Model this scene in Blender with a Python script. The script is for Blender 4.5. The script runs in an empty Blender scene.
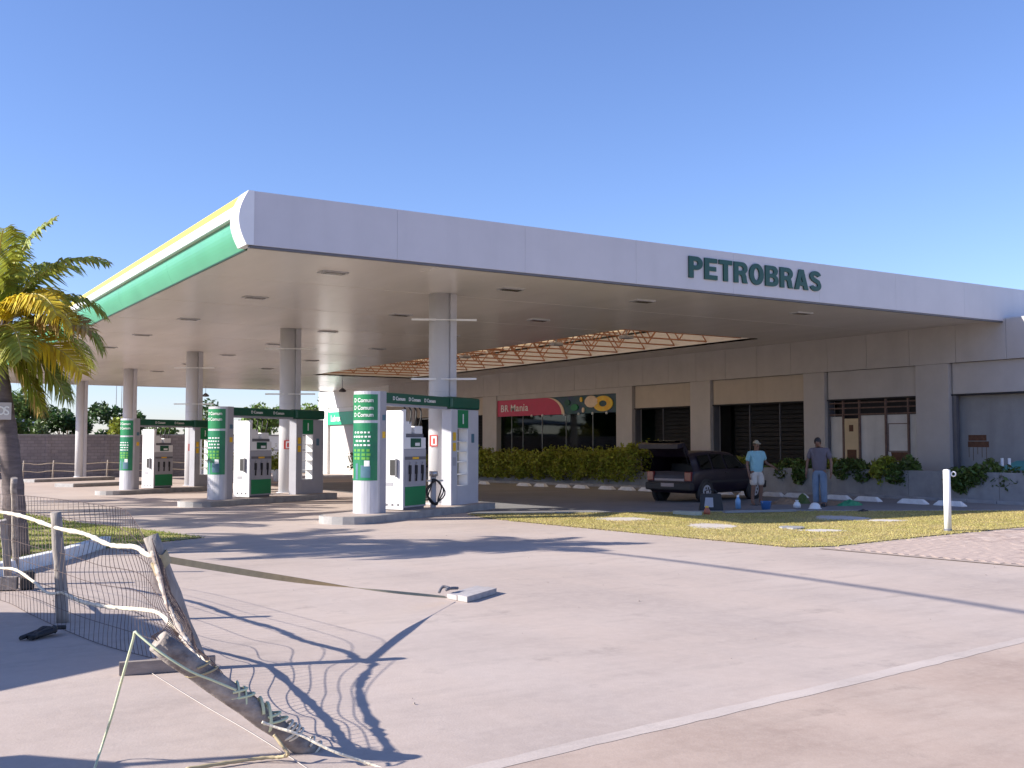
import bpy, bmesh, math, random
from mathutils import Vector, Matrix
R = math.radians
rng = random.Random(7)
scene = bpy.context.scene
col = scene.collection

# ------------------------------------------------------------------ camera, sky, sun, exposure
CAMH, FPX, YAW, PITCH = 1.65, 1060.0, R(32), math.atan(59/1060)
cam_d = bpy.data.cameras.new('camera'); cam = bpy.data.objects.new('camera', cam_d); col.objects.link(cam)
cam_d.sensor_width = 36; cam_d.lens = 36*FPX/1024; cam_d.clip_end = 3000; cam_d.clip_start = .05
cam.location = (0, 0, CAMH); cam.rotation_euler = (R(90)+PITCH, 0, -YAW)
scene.camera = cam
SUN = Vector((-1.76, .60, 1.0)).normalized()
world = bpy.data.worlds.new('World'); scene.world = world; world.use_nodes = True
wn = world.node_tree.nodes; wl = world.node_tree.links; wn.clear()
sky = wn.new('ShaderNodeTexSky'); sky.sky_type = 'NISHITA'; sky.sun_disc = False
sky.sun_elevation = math.asin(SUN.z); sky.sun_rotation = math.atan2(SUN.x, SUN.y)
sky.altitude = 0; sky.air_density = 1.0; sky.dust_density = .25; sky.ozone_density = 5.0
bg = wn.new('ShaderNodeBackground'); bg.inputs['Strength'].default_value = .105
wo = wn.new('ShaderNodeOutputWorld')
tint = wn.new('ShaderNodeMix'); tint.data_type = 'RGBA'; tint.blend_type = 'MULTIPLY'; tint.inputs[0].default_value = 1; tint.inputs[7].default_value = (.97, .91, 1.07, 1)   # the camera's cool white balance
wl.new(sky.outputs[0], tint.inputs[6]); wl.new(tint.outputs[2], bg.inputs[0]); wl.new(bg.outputs[0], wo.inputs[0])
sd = bpy.data.lights.new('sun', 'SUN'); sd.energy = 4.8; sd.angle = R(.53); sd.color = (1, .93, .83)
so = bpy.data.objects.new('sun', sd); col.objects.link(so); so.location = (-40, 20, 40)
so.rotation_euler = SUN.to_track_quat('Z', 'Y').to_euler()
vs = scene.view_settings; vs.view_transform = 'Standard'; vs.look = 'None'; vs.gamma = 1; vs.exposure = .95; vs.use_curve_mapping = False

# ------------------------------------------------------------------ helpers
_v = Vector((math.sin(YAW)*math.cos(PITCH), math.cos(YAW)*math.cos(PITCH), math.sin(PITCH)))
_r = Vector((math.cos(YAW), -math.sin(YAW), 0)); _u = _r.cross(_v)
CAM = Vector((0, 0, CAMH))
def ray(x, y): return _v+_r*((x-512)/FPX)-_u*((y-384)/FPX)
def dep(x, y, Z): return CAM+ray(x, y)*Z              # the point seen at a pixel, Z metres deep
def gnd(x, y, z=0):                                    # the point of the ground seen at a pixel
    d = ray(x, y); return CAM+d*((z-CAMH)/d.z)
def gz(y): return -.0115*max(0, min(y, 80)-22)         # the forecourt falls gently away to the back

class MB:
    def __init__(s): s.v = []; s.f = []; s.sm = []
    def add(s, vs, fs, smooth=False):
        n = len(s.v); s.v += [tuple(p) for p in vs]
        for f in fs: s.f.append([i+n for i in f]); s.sm.append(smooth)
        return s
    def box(s, x0, x1, y0, y1, z0, z1, bev=0, M=None):
        if bev:
            b = bmesh.new(); bmesh.ops.create_cube(b, size=1)
            for q in b.verts: q.co = ((x0+x1)/2+q.co.x*(x1-x0), (y0+y1)/2+q.co.y*(y1-y0), (z0+z1)/2+q.co.z*(z1-z0))
            bmesh.ops.bevel(b, geom=b.edges[:], offset=bev, segments=2, affect='EDGES', profile=.5)
            b.verts.index_update(); V = [q.co.copy() for q in b.verts]; F = [[q.index for q in f.verts] for f in b.faces]; b.free()
        else:
            V = [Vector(p) for p in ((x0,y0,z0),(x1,y0,z0),(x1,y1,z0),(x0,y1,z0),(x0,y0,z1),(x1,y0,z1),(x1,y1,z1),(x0,y1,z1))]
            F = [[0,3,2,1],[4,5,6,7],[0,1,5,4],[1,2,6,5],[2,3,7,6],[3,0,4,7]]
        if M: V = [M@p for p in V]
        return s.add(V, F)
    def beam(s, a, b, w, h=None, up=(0,0,1)):
        a, b = Vector(a), Vector(b); h = h or w; d = (b-a).normalized(); upv = Vector(up)
        if abs(d.dot(upv)) > .98: upv = Vector((1,0,0))
        x = d.cross(upv).normalized(); y = x.cross(d)
        V = []
        for p in (a, b):
            for i, j in ((-1,-1),(1,-1),(1,1),(-1,1)): V.append(p+x*(i*w/2)+y*(j*h/2))
        return s.add(V, [[3,2,1,0],[4,5,6,7],[0,1,5,4],[1,2,6,5],[2,3,7,6],[3,0,4,7]])
    def tube(s, pts, r, n=6, caps=True):
        pts = [Vector(p) for p in pts]; rs = r if isinstance(r, (list, tuple)) else [r]*len(pts)
        V = []; F = []; px = None
        for i, p in enumerate(pts):
            d = (pts[min(i+1, len(pts)-1)]-pts[max(i-1, 0)]).normalized()
            if px is None:
                px = d.cross(Vector((0,0,1)));
                if px.length < .05: px = d.cross(Vector((1,0,0)))
            px = (px-d*px.dot(d)).normalized(); py = d.cross(px)
            for k in range(n):
                a = 2*math.pi*k/n; V.append(p+px*(math.cos(a)*rs[i])+py*(math.sin(a)*rs[i]))
        for i in range(len(pts)-1):
            for k in range(n): F.append([i*n+k, i*n+(k+1)%n, (i+1)*n+(k+1)%n, (i+1)*n+k])
        s.add(V, F, n > 4)
        if caps:
            m = len(s.v)-len(V); s.f += [[m+k for k in range(n)][::-1], [m+(len(pts)-1)*n+k for k in range(n)]]; s.sm += [False, False]
        return s
    def cyl(s, c, r, z0, z1, n=24, r2=None):
        return s.tube([(c[0], c[1], z0), (c[0], c[1], z1)], [r, r if r2 is None else r2], n)
    def lathe(s, c, prof, n=20):
        V = []; F = []
        for (r, z) in prof:
            for k in range(n): a = 2*math.pi*k/n; V.append((c[0]+r*math.cos(a), c[1]+r*math.sin(a), c[2]+z))
        for i in range(len(prof)-1):
            for k in range(n): F.append([i*n+k, i*n+(k+1)%n, (i+1)*n+(k+1)%n, (i+1)*n+k])
        return s.add(V, F, True)
    def prism(s, poly, z0, z1):
        n = len(poly); V = [(p[0], p[1], z0) for p in poly]+[(p[0], p[1], z1) for p in poly]
        return s.add(V, [list(range(n))[::-1], list(range(n, 2*n))]+[[i, (i+1) % n, n+(i+1) % n, n+i] for i in range(n)])
    def extrude(s, poly, d):                            # a flat 3d outline pushed along d
        n = len(poly); d = Vector(d); V = [Vector(p) for p in poly]; V += [p+d for p in V]
        return s.add(V, [list(range(n))[::-1], list(range(n, 2*n))]+[[i, (i+1) % n, n+(i+1) % n, n+i] for i in range(n)])
    def ribbon(s, pts, w, side, th=.004):
        V = []; F = []
        for i, p in enumerate(pts):
            sd_ = side[i] if isinstance(side, list) else side
            p = Vector(p); sv = Vector(sd_).normalized()*w/2
            d = (Vector(pts[min(i+1, len(pts)-1)])-Vector(pts[max(i-1, 0)])).normalized(); nn = d.cross(sv).normalized()*th/2
            V += [p-sv-nn, p+sv-nn, p+sv+nn, p-sv+nn]
        for i in range(len(pts)-1):
            for k in range(4): F.append([4*i+k, 4*i+(k+1) % 4, 4*i+4+(k+1) % 4, 4*i+4+k])
        return s.add(V, F)
    def mesh(s, name, off=None):
        me = bpy.data.meshes.new(name)
        V = s.v if off is None else [(p[0]-off[0], p[1]-off[1], p[2]-off[2]) for p in s.v]
        me.from_pydata(V, [], s.f); me.polygons.foreach_set('use_smooth', s.sm)
        me.validate(); b = bmesh.new(); b.from_mesh(me); bmesh.ops.recalc_face_normals(b, faces=b.faces[:]); b.to_mesh(me); b.free()
        me.update(); return me

def tag(o, label=None, cat=None, group=None, kind=None):
    if label: o['label'] = label
    if cat: o['category'] = cat
    if group: o['group'] = group
    if kind: o['kind'] = kind
    return o
def thing(name, label, cat, loc=(0,0,0), rz=0, group=None):
    o = bpy.data.objects.new(name, None); col.objects.link(o); o.location = loc; o.rotation_euler = (0,0,rz); o.empty_display_size = .2
    return tag(o, label, cat, group)
def base_of(o):
    p = Vector(o.location); q = o.parent
    while q: p += q.location; q = q.parent
    return p
def part(name, mb, m, parent=None, w=False, label=None, kind=None):
    """one mesh object; w = the builder holds world coordinates (the parent is unrotated)"""
    me = mb.mesh(name, base_of(parent) if (w and parent) else None) if isinstance(mb, MB) else mb
    if m and not me.materials: me.materials.append(m)
    o = bpy.data.objects.new(name, me); col.objects.link(o); o.parent = parent
    return tag(o, label, None, None, kind)
def solo(name, mb, m, label, cat, base, group=None, kind=None):
    me = mb.mesh(name, base); me.materials.append(m)
    o = bpy.data.objects.new(name, me); col.objects.link(o); o.location = base
    return tag(o, label, cat, group, kind)
def struct(name, mb, m, parent=None):
    me = mb.mesh(name) if isinstance(mb, MB) else mb
    me.materials.append(m); o = bpy.data.objects.new(name, me); col.objects.link(o); o.parent = parent
    if not parent: o['kind'] = 'structure'
    return o
def copy_tree(o, parent=None):
    c = o.copy(); col.objects.link(c); c.parent = parent
    for ch in list(o.children): copy_tree(ch, c)
    return c
def smooth_line(pts, k=6):
    P = [Vector(p) for p in pts]; out = []
    for i in range(len(P)-1):
        p0, p1, p2, p3 = P[max(i-1, 0)], P[i], P[i+1], P[min(i+2, len(P)-1)]
        for j in range(k):
            t = j/k; out.append(.5*((2*p1)+(p2-p0)*t+(2*p0-5*p1+4*p2-p3)*t*t+(3*p1-p0-3*p2+p3)*t**3))
    return out+[P[-1]]

# ------------------------------------------------------------------ materials
def mat(name, c, rough=.6, metal=0, var=.12, scale=3.0, bump=0, bscale=40, c2=None, spec=.5, stretch=None, island=0, trans=0, coat=0, streak=0):
    m = bpy.data.materials.new(name); m.use_nodes = True; nt = m.node_tree; N = nt.nodes; L = nt.links
    b = N['Principled BSDF']; b.inputs['Roughness'].default_value = rough; b.inputs['Metallic'].default_value = metal
    b.inputs['Specular IOR Level'].default_value = spec
    if coat: b.inputs['Coat Weight'].default_value = coat; b.inputs['Coat Roughness'].default_value = .08
    tc = N.new('ShaderNodeTexCoord'); mp = N.new('ShaderNodeMapping'); L.new(tc.outputs['Object'], mp.inputs[0])
    if stretch: mp.inputs['Scale'].default_value = stretch
    n1 = N.new('ShaderNodeTexNoise'); n1.inputs['Scale'].default_value = scale; n1.inputs['Detail'].default_value = 6; n1.inputs['Roughness'].default_value = .62
    L.new(mp.outputs[0], n1.inputs['Vector'])
    rmp = N.new('ShaderNodeMapRange'); rmp.inputs[1].default_value = .3; rmp.inputs[2].default_value = .7
    L.new(n1.outputs[0], rmp.inputs[0])
    mx = N.new('ShaderNodeMix'); mx.data_type = 'RGBA'
    lo = [max(0, x*(1-var)) for x in c] if c2 is None else c2
    hi = [min(1, x*(1+var)) for x in c] if c2 is None else c
    mx.inputs[6].default_value = (*lo, 1); mx.inputs[7].default_value = (*hi, 1); L.new(rmp.outputs[0], mx.inputs[0])
    out = mx.outputs[2]
    if island:
        g = N.new('ShaderNodeNewGeometry'); hs = N.new('ShaderNodeHueSaturation')
        for k, (a, e) in {'Value': (1-island, 1+island), 'Hue': (.5-.045*island, .5+.03*island)}.items():
            r_ = N.new('ShaderNodeMapRange'); r_.inputs[3].default_value = a; r_.inputs[4].default_value = e
            L.new(g.outputs['Random Per Island'], r_.inputs[0]); L.new(r_.outputs[0], hs.inputs[k])
        L.new(out, hs.inputs['Color']); out = hs.outputs[0]
    if streak:                                          # rain-washed dirt running down a wall
        sm = N.new('ShaderNodeMapping'); L.new(tc.outputs['Object'], sm.inputs[0]); sm.inputs['Scale'].default_value = (1.6, 1.6, .12)
        sn = N.new('ShaderNodeTexNoise'); sn.inputs['Scale'].default_value = 1.2; sn.inputs['Detail'].default_value = 4; L.new(sm.outputs[0], sn.inputs[0])
        sr = N.new('ShaderNodeMapRange'); sr.inputs[1].default_value = .5; sr.inputs[2].default_value = .75; sr.inputs[4].default_value = streak; L.new(sn.outputs[0], sr.inputs[0])
        s2 = N.new('ShaderNodeMix'); s2.data_type = 'RGBA'; s2.inputs[7].default_value = (*[x*.45 for x in c], 1)
        L.new(sr.outputs[0], s2.inputs[0]); L.new(out, s2.inputs[6]); out = s2.outputs[2]
    L.new(out, b.inputs['Base Color'])
    rr = N.new('ShaderNodeMapRange'); rr.inputs[3].default_value = max(.02, rough-.08); rr.inputs[4].default_value = min(1, rough+.08)
    L.new(n1.outputs[0], rr.inputs[0]); L.new(rr.outputs[0], b.inputs['Roughness'])
    if bump:
        n2 = N.new('ShaderNodeTexNoise'); n2.inputs['Scale'].default_value = bscale; n2.inputs['Detail'].default_value = 5; L.new(mp.outputs[0], n2.inputs['Vector'])
        bp = N.new('ShaderNodeBump'); bp.inputs['Strength'].default_value = bump; bp.inputs['Distance'].default_value = .01
        L.new(n2.outputs[0], bp.inputs['Height']); L.new(bp.outputs[0], b.inputs['Normal'])
    if trans:
        t = N.new('ShaderNodeBsdfTranslucent'); L.new(out, t.inputs[0]); ms = N.new('ShaderNodeMixShader'); ms.inputs[0].default_value = trans
        L.new(b.outputs[0], ms.inputs[1]); L.new(t.outputs[0], ms.inputs[2]); L.new(ms.outputs[0], N['Material Output'].inputs[0])
    return m

def concrete_mat(name, c, dark, warm, sc=1.0):
    """broomed concrete: broad mottling, tyre-worn streaks, fine aggregate, hairline stains"""
    m = bpy.data.materials.new(name); m.use_nodes = True; nt = m.node_tree; N = nt.nodes; L = nt.links; b = N['Principled BSDF']
    tc = N.new('ShaderNodeTexCoord')
    def noise(scale, detail, stretch=(1,1,1), rot=0, lo=.35, hi=.65, rough=.6):
        mp = N.new('ShaderNodeMapping'); mp.inputs['Scale'].default_value = stretch; mp.inputs['Rotation'].default_value = (0,0,rot); L.new(tc.outputs['Object'], mp.inputs[0])
        n = N.new('ShaderNodeTexNoise'); n.inputs['Scale'].default_value = scale; n.inputs['Detail'].default_value = detail; n.inputs['Roughness'].default_value = rough; L.new(mp.outputs[0], n.inputs[0])
        r = N.new('ShaderNodeMapRange'); r.inputs[1].default_value = lo; r.inputs[2].default_value = hi; L.new(n.outputs[0], r.inputs[0]); return r.outputs[0]
    def mix(f, a, bcol, fac=1.0):
        x = N.new('ShaderNodeMix'); x.data_type = 'RGBA'
        if fac != 1.0:
            mu = N.new('ShaderNodeMath'); mu.operation = 'MULTIPLY'; mu.inputs[1].default_value = fac; L.new(f, mu.inputs[0]); f = mu.outputs[0]
        L.new(f, x.inputs[0])
        for k, q in ((6, a), (7, bcol)):
            if isinstance(q, tuple): x.inputs[k].default_value = (*q, 1)
            else: L.new(q, x.inputs[k])
        return x.outputs[2]
    a = mix(noise(.35*sc, 7, lo=.40, hi=.60), tuple(x*.95 for x in dark), c)
    a = mix(noise(.9*sc, 6, (1, .28, 1), .5), a, warm, .55)
    a = mix(noise(2.2*sc, 7, (.35, 1.6, 1), .15, .5, .75), a, tuple(x*.72 for x in dark), .45)
    a = mix(noise(9*sc, 8, lo=.45, hi=.8, rough=.75), a, tuple(min(1, x*1.18) for x in c), .5)
    a = mix(noise(1.4*sc, 9, lo=.58, hi=.70, rough=.72), a, tuple(x*.62 for x in dark), .55)
    a = mix(noise(140, 2, lo=.3, hi=.8), a, tuple(x*.8 for x in c), .4)
    L.new(a, b.inputs['Base Color']); b.inputs['Roughness'].default_value = .78; b.inputs['Specular IOR Level'].default_value = .35
    n2 = N.new('ShaderNodeTexNoise'); n2.inputs['Scale'].default_value = 60; n2.inputs['Detail'].default_value = 6; L.new(tc.outputs['Object'], n2.inputs[0])
    bp = N.new('ShaderNodeBump'); bp.inputs['Strength'].default_value = .25; bp.inputs['Distance'].default_value = .006; L.new(n2.outputs[0], bp.inputs['Height']); L.new(bp.outputs[0], b.inputs['Normal'])
    return m

M = {}
M['concrete'] = concrete_mat('forecourt_concrete', (.49,.41,.365), (.40,.33,.295), (.51,.405,.34))
M['apron'] = concrete_mat('apron_concrete', (.47,.375,.315), (.37,.275,.225), (.50,.38,.31), 1.6)
M['joint'] = concrete_mat('joint_concrete', (.55,.475,.43), (.46,.39,.35), (.54,.455,.405), 2)
M['drive'] = concrete_mat('drive_concrete', (.215,.215,.225), (.17,.17,.18), (.22,.21,.205))
M['kerb'] = mat('kerb_concrete', (.32,.31,.305), .8, var=.2, scale=4, bump=.3)
M['white_kerb'] = mat('whitewashed_kerb', (.74,.74,.74), .8, var=.15, scale=5, bump=.3)
M['slabd'] = mat('grey_slab', (.40,.365,.36), .85, var=.2, scale=9, bump=.3)
M['slab'] = mat('cast_slab', (.55,.51,.48), .85, var=.2, scale=6, bump=.3)
M['soil'] = mat('dry_soil', (.26,.18,.12), .95, var=.3, scale=2, bump=.5)
M['turf'] = mat('turf', (.34,.30,.10), .95, scale=1.3, c2=(.46,.36,.17), bump=.6, bscale=60)
M['blade'] = mat('grass_blade', (.38,.36,.09), .7, scale=.9, c2=(.56,.44,.20), island=.45, trans=.3)
M['blade2'] = mat('lush_grass_blade', (.16,.26,.03), .7, scale=.9, c2=(.32,.34,.06), island=.45, trans=.3)
M['paver'] = mat('paver_brick', (.40,.30,.25), .85, scale=2.5, c2=(.50,.40,.35), bump=.3, island=.2)
M['sand'] = mat('jointing_sand', (.36,.285,.245), .95, var=.2, scale=8)
M['fascia'] = mat('fascia_panel', (.60,.58,.61), .38, var=.05, scale=.7, streak=.08)
M['cap'] = mat('fascia_white', (.80,.80,.82), .35, var=.03, scale=2)
M['yellow'] = mat('fascia_yellow', (.85,.62,.06), .4, var=.06, scale=1)
M['green_p'] = mat('fascia_green', (.10,.35,.22), .35, var=.08, scale=.8)
M['soffit'] = mat('soffit_sheet', (.72,.68,.65), .24, var=.05, scale=.5, stretch=(1, .2, 1))
M['dark'] = mat('dark_gap', (.03,.03,.035), .8)
M['downlight'] = mat('downlight_glass', (.10,.09,.08), .2)
M['column'] = mat('column_steel', (.56,.56,.58), .38, var=.05, scale=1.2)
M['pipe'] = mat('downpipe', (.48,.48,.52), .45, var=.08)
M['letter'] = mat('letter_green', (.005,.065,.045), .35, var=.05)
M['steel_red'] = mat('truss_primer', (.42,.20,.12), .7, var=.2, scale=5)
M['rooflight'] = mat('translucent_roof', (.80,.68,.50), .6, var=.06, scale=1.5, trans=.75)
M['deck'] = mat('roof_deck', (.5,.5,.52), .6)
M['wall'] = mat('wall_panel', (.48,.45,.44), .75, var=.07, scale=1.2, bump=.08, streak=.10)
M['wall2'] = mat('shutter_box', (.50,.43,.36), .75, var=.07, scale=1.2, streak=.15)
M['whitewall'] = mat('white_render', (.78,.78,.77), .8, var=.05, scale=1, bump=.15, streak=.12)
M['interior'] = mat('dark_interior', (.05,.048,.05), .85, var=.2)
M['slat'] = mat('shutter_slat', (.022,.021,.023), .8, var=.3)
M['greyinf'] = mat('grey_infill', (.30,.30,.31), .8, var=.12, scale=1.2, streak=.3)
M['ply'] = mat('painted_plywood', (.62,.60,.58), .8, var=.1, scale=1.5, streak=.35)
M['plycream'] = mat('cream_door', (.62,.48,.30), .7, var=.1, scale=1.5)
M['rust'] = mat('rust', (.13,.06,.035), .9, var=.35, scale=9, bump=.3)
M['rustframe'] = mat('rusty_steel', (.17,.11,.09), .85, var=.3, scale=9)
M['paper'] = mat('brown_paper', (.28,.15,.06), .9, var=.3, scale=12)
M['pink'] = mat('sign_crimson', (.52,.035,.10), .4, var=.06)
M['navy'] = mat('sign_navy', (.03,.045,.13), .4, scale=2.2, c2=(.015,.10,.07))
M['cream'] = mat('sign_cream', (.75,.58,.42), .5)
M['orange'] = mat('sign_orange', (.80,.38,.03), .45, var=.1, c2=(.80,.60,.06))
M['white'] = mat('paint_white', (.80,.80,.80), .5, var=.04)
M['pump_white'] = mat('pump_white', (.78,.78,.80), .35, var=.05, scale=2, streak=.08)
M['alu'] = mat('brushed_aluminium', (.50,.50,.54), .38, .25, var=.10, scale=3, stretch=(6,6,.6))
M['pump_grey'] = mat('pump_grey', (.36,.36,.40), .4, var=.06, scale=2)
M['pump_dk'] = mat('pump_charcoal', (.13,.13,.15), .5, var=.1)
M['green'] = mat('livery_green', (.012,.20,.075), .35, var=.07, scale=1.2)
M['dkgreen'] = mat('header_green', (.012,.09,.055), .35, var=.07)
M['poster'] = mat('poster_green', (.02,.26,.085), .35, scale=1.1, c2=(.006,.13,.08))
M['lime'] = mat('poster_lime', (.17,.40,.04), .5, scale=6, c2=(.06,.30,.06))
M['blue'] = mat('poster_blue', (.07,.16,.22), .5, var=.2)
M['red'] = mat('sign_red', (.55,.04,.03), .5, var=.08)
M['black'] = mat('black_rubber', (.022,.022,.024), .6, var=.2)
M['steel'] = mat('galvanised_steel', (.45,.45,.46), .42, .7, var=.15, scale=8)
M['wood'] = mat('weathered_timber', (.40,.36,.33), .88, scale=2.5, c2=(.22,.19,.17), stretch=(6,6,.8), bump=.6, bscale=18)
M['bark'] = mat('bark_post', (.13,.10,.09), .92, scale=9, c2=(.40,.35,.31), bump=1.0, bscale=26, stretch=(1,1,1.6))
M['plank'] = mat('plank', (.30,.25,.22), .9, var=.25, scale=4, stretch=(.8,5,5), bump=.4)
M['rope'] = mat('pale_rope', (.74,.66,.52), .9, var=.22, scale=22, bump=.6, bscale=60)
M['frayed'] = mat('frayed_rope', (.62,.54,.46), .9, scale=9, c2=(.16,.11,.09), bump=.8, bscale=50)
M['strap'] = mat('tan_strap', (.42,.34,.20), .8, var=.14, scale=14)
M['cord'] = mat('green_cord', (.50,.60,.42), .7, scale=16, c2=(.68,.66,.40))
M['wire'] = mat('wire', (.12,.085,.075), .6, .3, var=.25, scale=30)
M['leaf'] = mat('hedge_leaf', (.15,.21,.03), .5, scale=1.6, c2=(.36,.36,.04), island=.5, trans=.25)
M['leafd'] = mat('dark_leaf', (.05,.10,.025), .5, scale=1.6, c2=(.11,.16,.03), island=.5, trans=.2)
M['leafy'] = mat('croton_leaf', (.45,.33,.03), .5, scale=1.6, c2=(.22,.25,.03), island=.4, trans=.25)
M['treeleaf'] = mat('tree_leaf', (.10,.17,.03), .55, scale=.5, c2=(.17,.24,.05), island=.5, trans=.3)
M['treedark'] = mat('tree_leaf_dark', (.035,.085,.022), .55, scale=.5, c2=(.07,.13,.03), island=.5, trans=.25)
M['trunk'] = mat('trunk', (.20,.15,.12), .9, var=.25, scale=5, bump=.6)
M['palmtrunk'] = mat('palm_trunk', (.19,.15,.15), .9, scale=3, c2=(.09,.07,.072), bump=.8, bscale=22, stretch=(1,1,6))
M['frond'] = mat('frond_green', (.17,.24,.04), .5, scale=1.0, c2=(.42,.40,.05), island=.35, trans=.35)
M['frondy'] = mat('frond_yellow', (.78,.56,.03), .5, scale=1.2, c2=(.55,.46,.05), island=.3, trans=.35)
M['frondb'] = mat('frond_brown', (.36,.22,.08), .8, scale=1.4, c2=(.50,.35,.10), island=.3, trans=.25)
M['stalk'] = mat('frond_stalk', (.42,.34,.10), .6, var=.2)
M['planter'] = mat('planter_wall', (.30,.30,.31), .85, var=.18, scale=2, bump=.3, streak=.3)
M['shirt1'] = mat('turquoise_cloth', (.25,.47,.53), .85, var=.1, scale=8)
M['shorts'] = mat('beige_cloth', (.60,.54,.47), .85, var=.1, scale=8)
M['shirt2'] = mat('grey_cloth', (.13,.115,.14), .85, var=.12, scale=8)
M['jeans'] = mat('denim', (.16,.22,.31), .85, var=.2, scale=5)
M['skin'] = mat('brown_skin', (.20,.105,.07), .55, var=.06)
M['hair'] = mat('black_hair', (.012,.010,.010), .6)
M['capc'] = mat('khaki_cap', (.36,.30,.20), .8)
M['carpaint'] = mat('car_plum', (.013,.008,.016), .42, var=.1, coat=.12, spec=.3)
M['cartrim'] = mat('car_trim', (.018,.018,.02), .6)
M['lamp'] = mat('tail_lamp', (.20,.018,.018), .25, coat=.5)
M['plate'] = mat('number_plate', (.34,.28,.27), .5)
M['rim'] = mat('alloy_rim', (.62,.62,.65), .35, .5, var=.1)
M['bluep'] = mat('blue_plastic', (.06,.17,.42), .4)
M['cloth_green'] = mat('green_tarp', (.03,.26,.13), .7, var=.25, scale=6)
M['chrome'] = mat('bright_metal', (.6,.6,.62), .25, .8)

def glass_mat(name, tint, rough=.03, mixf=.75):
    m = bpy.data.materials.new(name); m.use_nodes = True; nt = m.node_tree; N = nt.nodes; L = nt.links
    g = N.new('ShaderNodeBsdfGlossy'); g.inputs['Roughness'].default_value = rough; g.inputs[0].default_value = (.55,.62,.62,1)
    t = N.new('ShaderNodeBsdfTransparent'); t.inputs[0].default_value = (*tint, 1)
    fr = N.new('ShaderNodeFresnel'); fr.inputs[0].default_value = 1.5
    no = N.new('ShaderNodeTexNoise'); no.inputs['Scale'].default_value = .8; bp = N.new('ShaderNodeBump'); bp.inputs['Strength'].default_value = .02
    L.new(no.outputs[0], bp.inputs['Height']); L.new(bp.outputs[0], g.inputs['Normal'])
    ms = N.new('ShaderNodeMixShader'); L.new(fr.outputs[0], ms.inputs[0]); L.new(t.outputs[0], ms.inputs[1]); L.new(g.outputs[0], ms.inputs[2])
    L.new(ms.outputs[0], N['Material Output'].inputs[0]); return m
M['glass'] = glass_mat('shop_glass', (.30,.48,.44))
M['carglass'] = glass_mat('car_glass', (.22,.22,.27))

def block_mat():
    m = bpy.data.materials.new('block_wall'); m.use_nodes = True; nt = m.node_tree; N = nt.nodes; L = nt.links; b = N['Principled BSDF']; b.inputs['Roughness'].default_value = .9
    tc = N.new('ShaderNodeTexCoord'); sx = N.new('ShaderNodeSeparateXYZ'); L.new(tc.outputs['Object'], sx.inputs[0])
    cx = N.new('ShaderNodeCombineXYZ'); L.new(sx.outputs[0], cx.inputs[0]); L.new(sx.outputs[2], cx.inputs[1])
    br = N.new('ShaderNodeTexBrick'); br.inputs['Scale'].default_value = 1; br.inputs['Brick Width'].default_value = .4; br.inputs['Row Height'].default_value = .2; br.inputs['Mortar Size'].default_value = .012
    br.inputs[1].default_value = (.23,.21,.23,1); br.inputs[2].default_value = (.29,.265,.28,1); br.inputs[3].default_value = (.19,.175,.185,1); L.new(cx.outputs[0], br.inputs[0])
    n = N.new('ShaderNodeTexNoise'); n.inputs['Scale'].default_value = .5; n.inputs['Detail'].default_value = 7; L.new(tc.outputs['Object'], n.inputs[0])
    mx = N.new('ShaderNodeMix'); mx.data_type = 'RGBA'; mx.blend_type = 'MULTIPLY'; mx.inputs[0].default_value = .7; L.new(br.outputs[0], mx.inputs[6]); L.new(n.outputs[0], mx.inputs[7])
    gm = N.new('ShaderNodeMix'); gm.data_type = 'RGBA'; gm.blend_type = 'ADD'; gm.inputs[0].default_value = .35; L.new(mx.outputs[2], gm.inputs[6]); L.new(br.outputs[0], gm.inputs[7])
    L.new(gm.outputs[2], b.inputs['Base Color']); bp = N.new('ShaderNodeBump'); bp.inputs['Distance'].default_value = .01; L.new(br.outputs[1], bp.inputs['Height']); bp.invert = True; L.new(bp.outputs[0], b.inputs['Normal'])
    return m
M['block'] = block_mat()

def text_mesh(body, h, bold=0, ext=.01, name='lettering', spacing=1.0, squeeze=1.0):
    """letters as a mesh, standing in the XZ plane, lower left corner at the origin, cap height h; faces -Y"""
    cu = bpy.data.curves.new(name, 'FONT'); cu.body = body; cu.size = 1; cu.offset = bold; cu.extrude = .5; cu.resolution_u = 4; cu.space_character = spacing
    o = bpy.data.objects.new(name, cu); col.objects.link(o); dg = bpy.context.evaluated_depsgraph_get()
    me = bpy.data.meshes.new_from_object(o.evaluated_get(dg)); bpy.data.objects.remove(o); bpy.data.curves.remove(cu)
    xs = [v.co.x for v in me.vertices]; ys = [v.co.y for v in me.vertices]; s = h/(max(ys)-min(ys)); x0, y0 = min(xs), min(ys)
    for v in me.vertices: v.co = ((v.co.x-x0)*s*squeeze, -v.co.z*ext*2, (v.co.y-y0)*s)
    me.materials.clear(); me.name = name
    return me
def xform(me, Mx):
    me.transform(Mx); me.update(); return me
def size_x(me): return max(v.co.x for v in me.vertices)-min(v.co.x for v in me.vertices)

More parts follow.
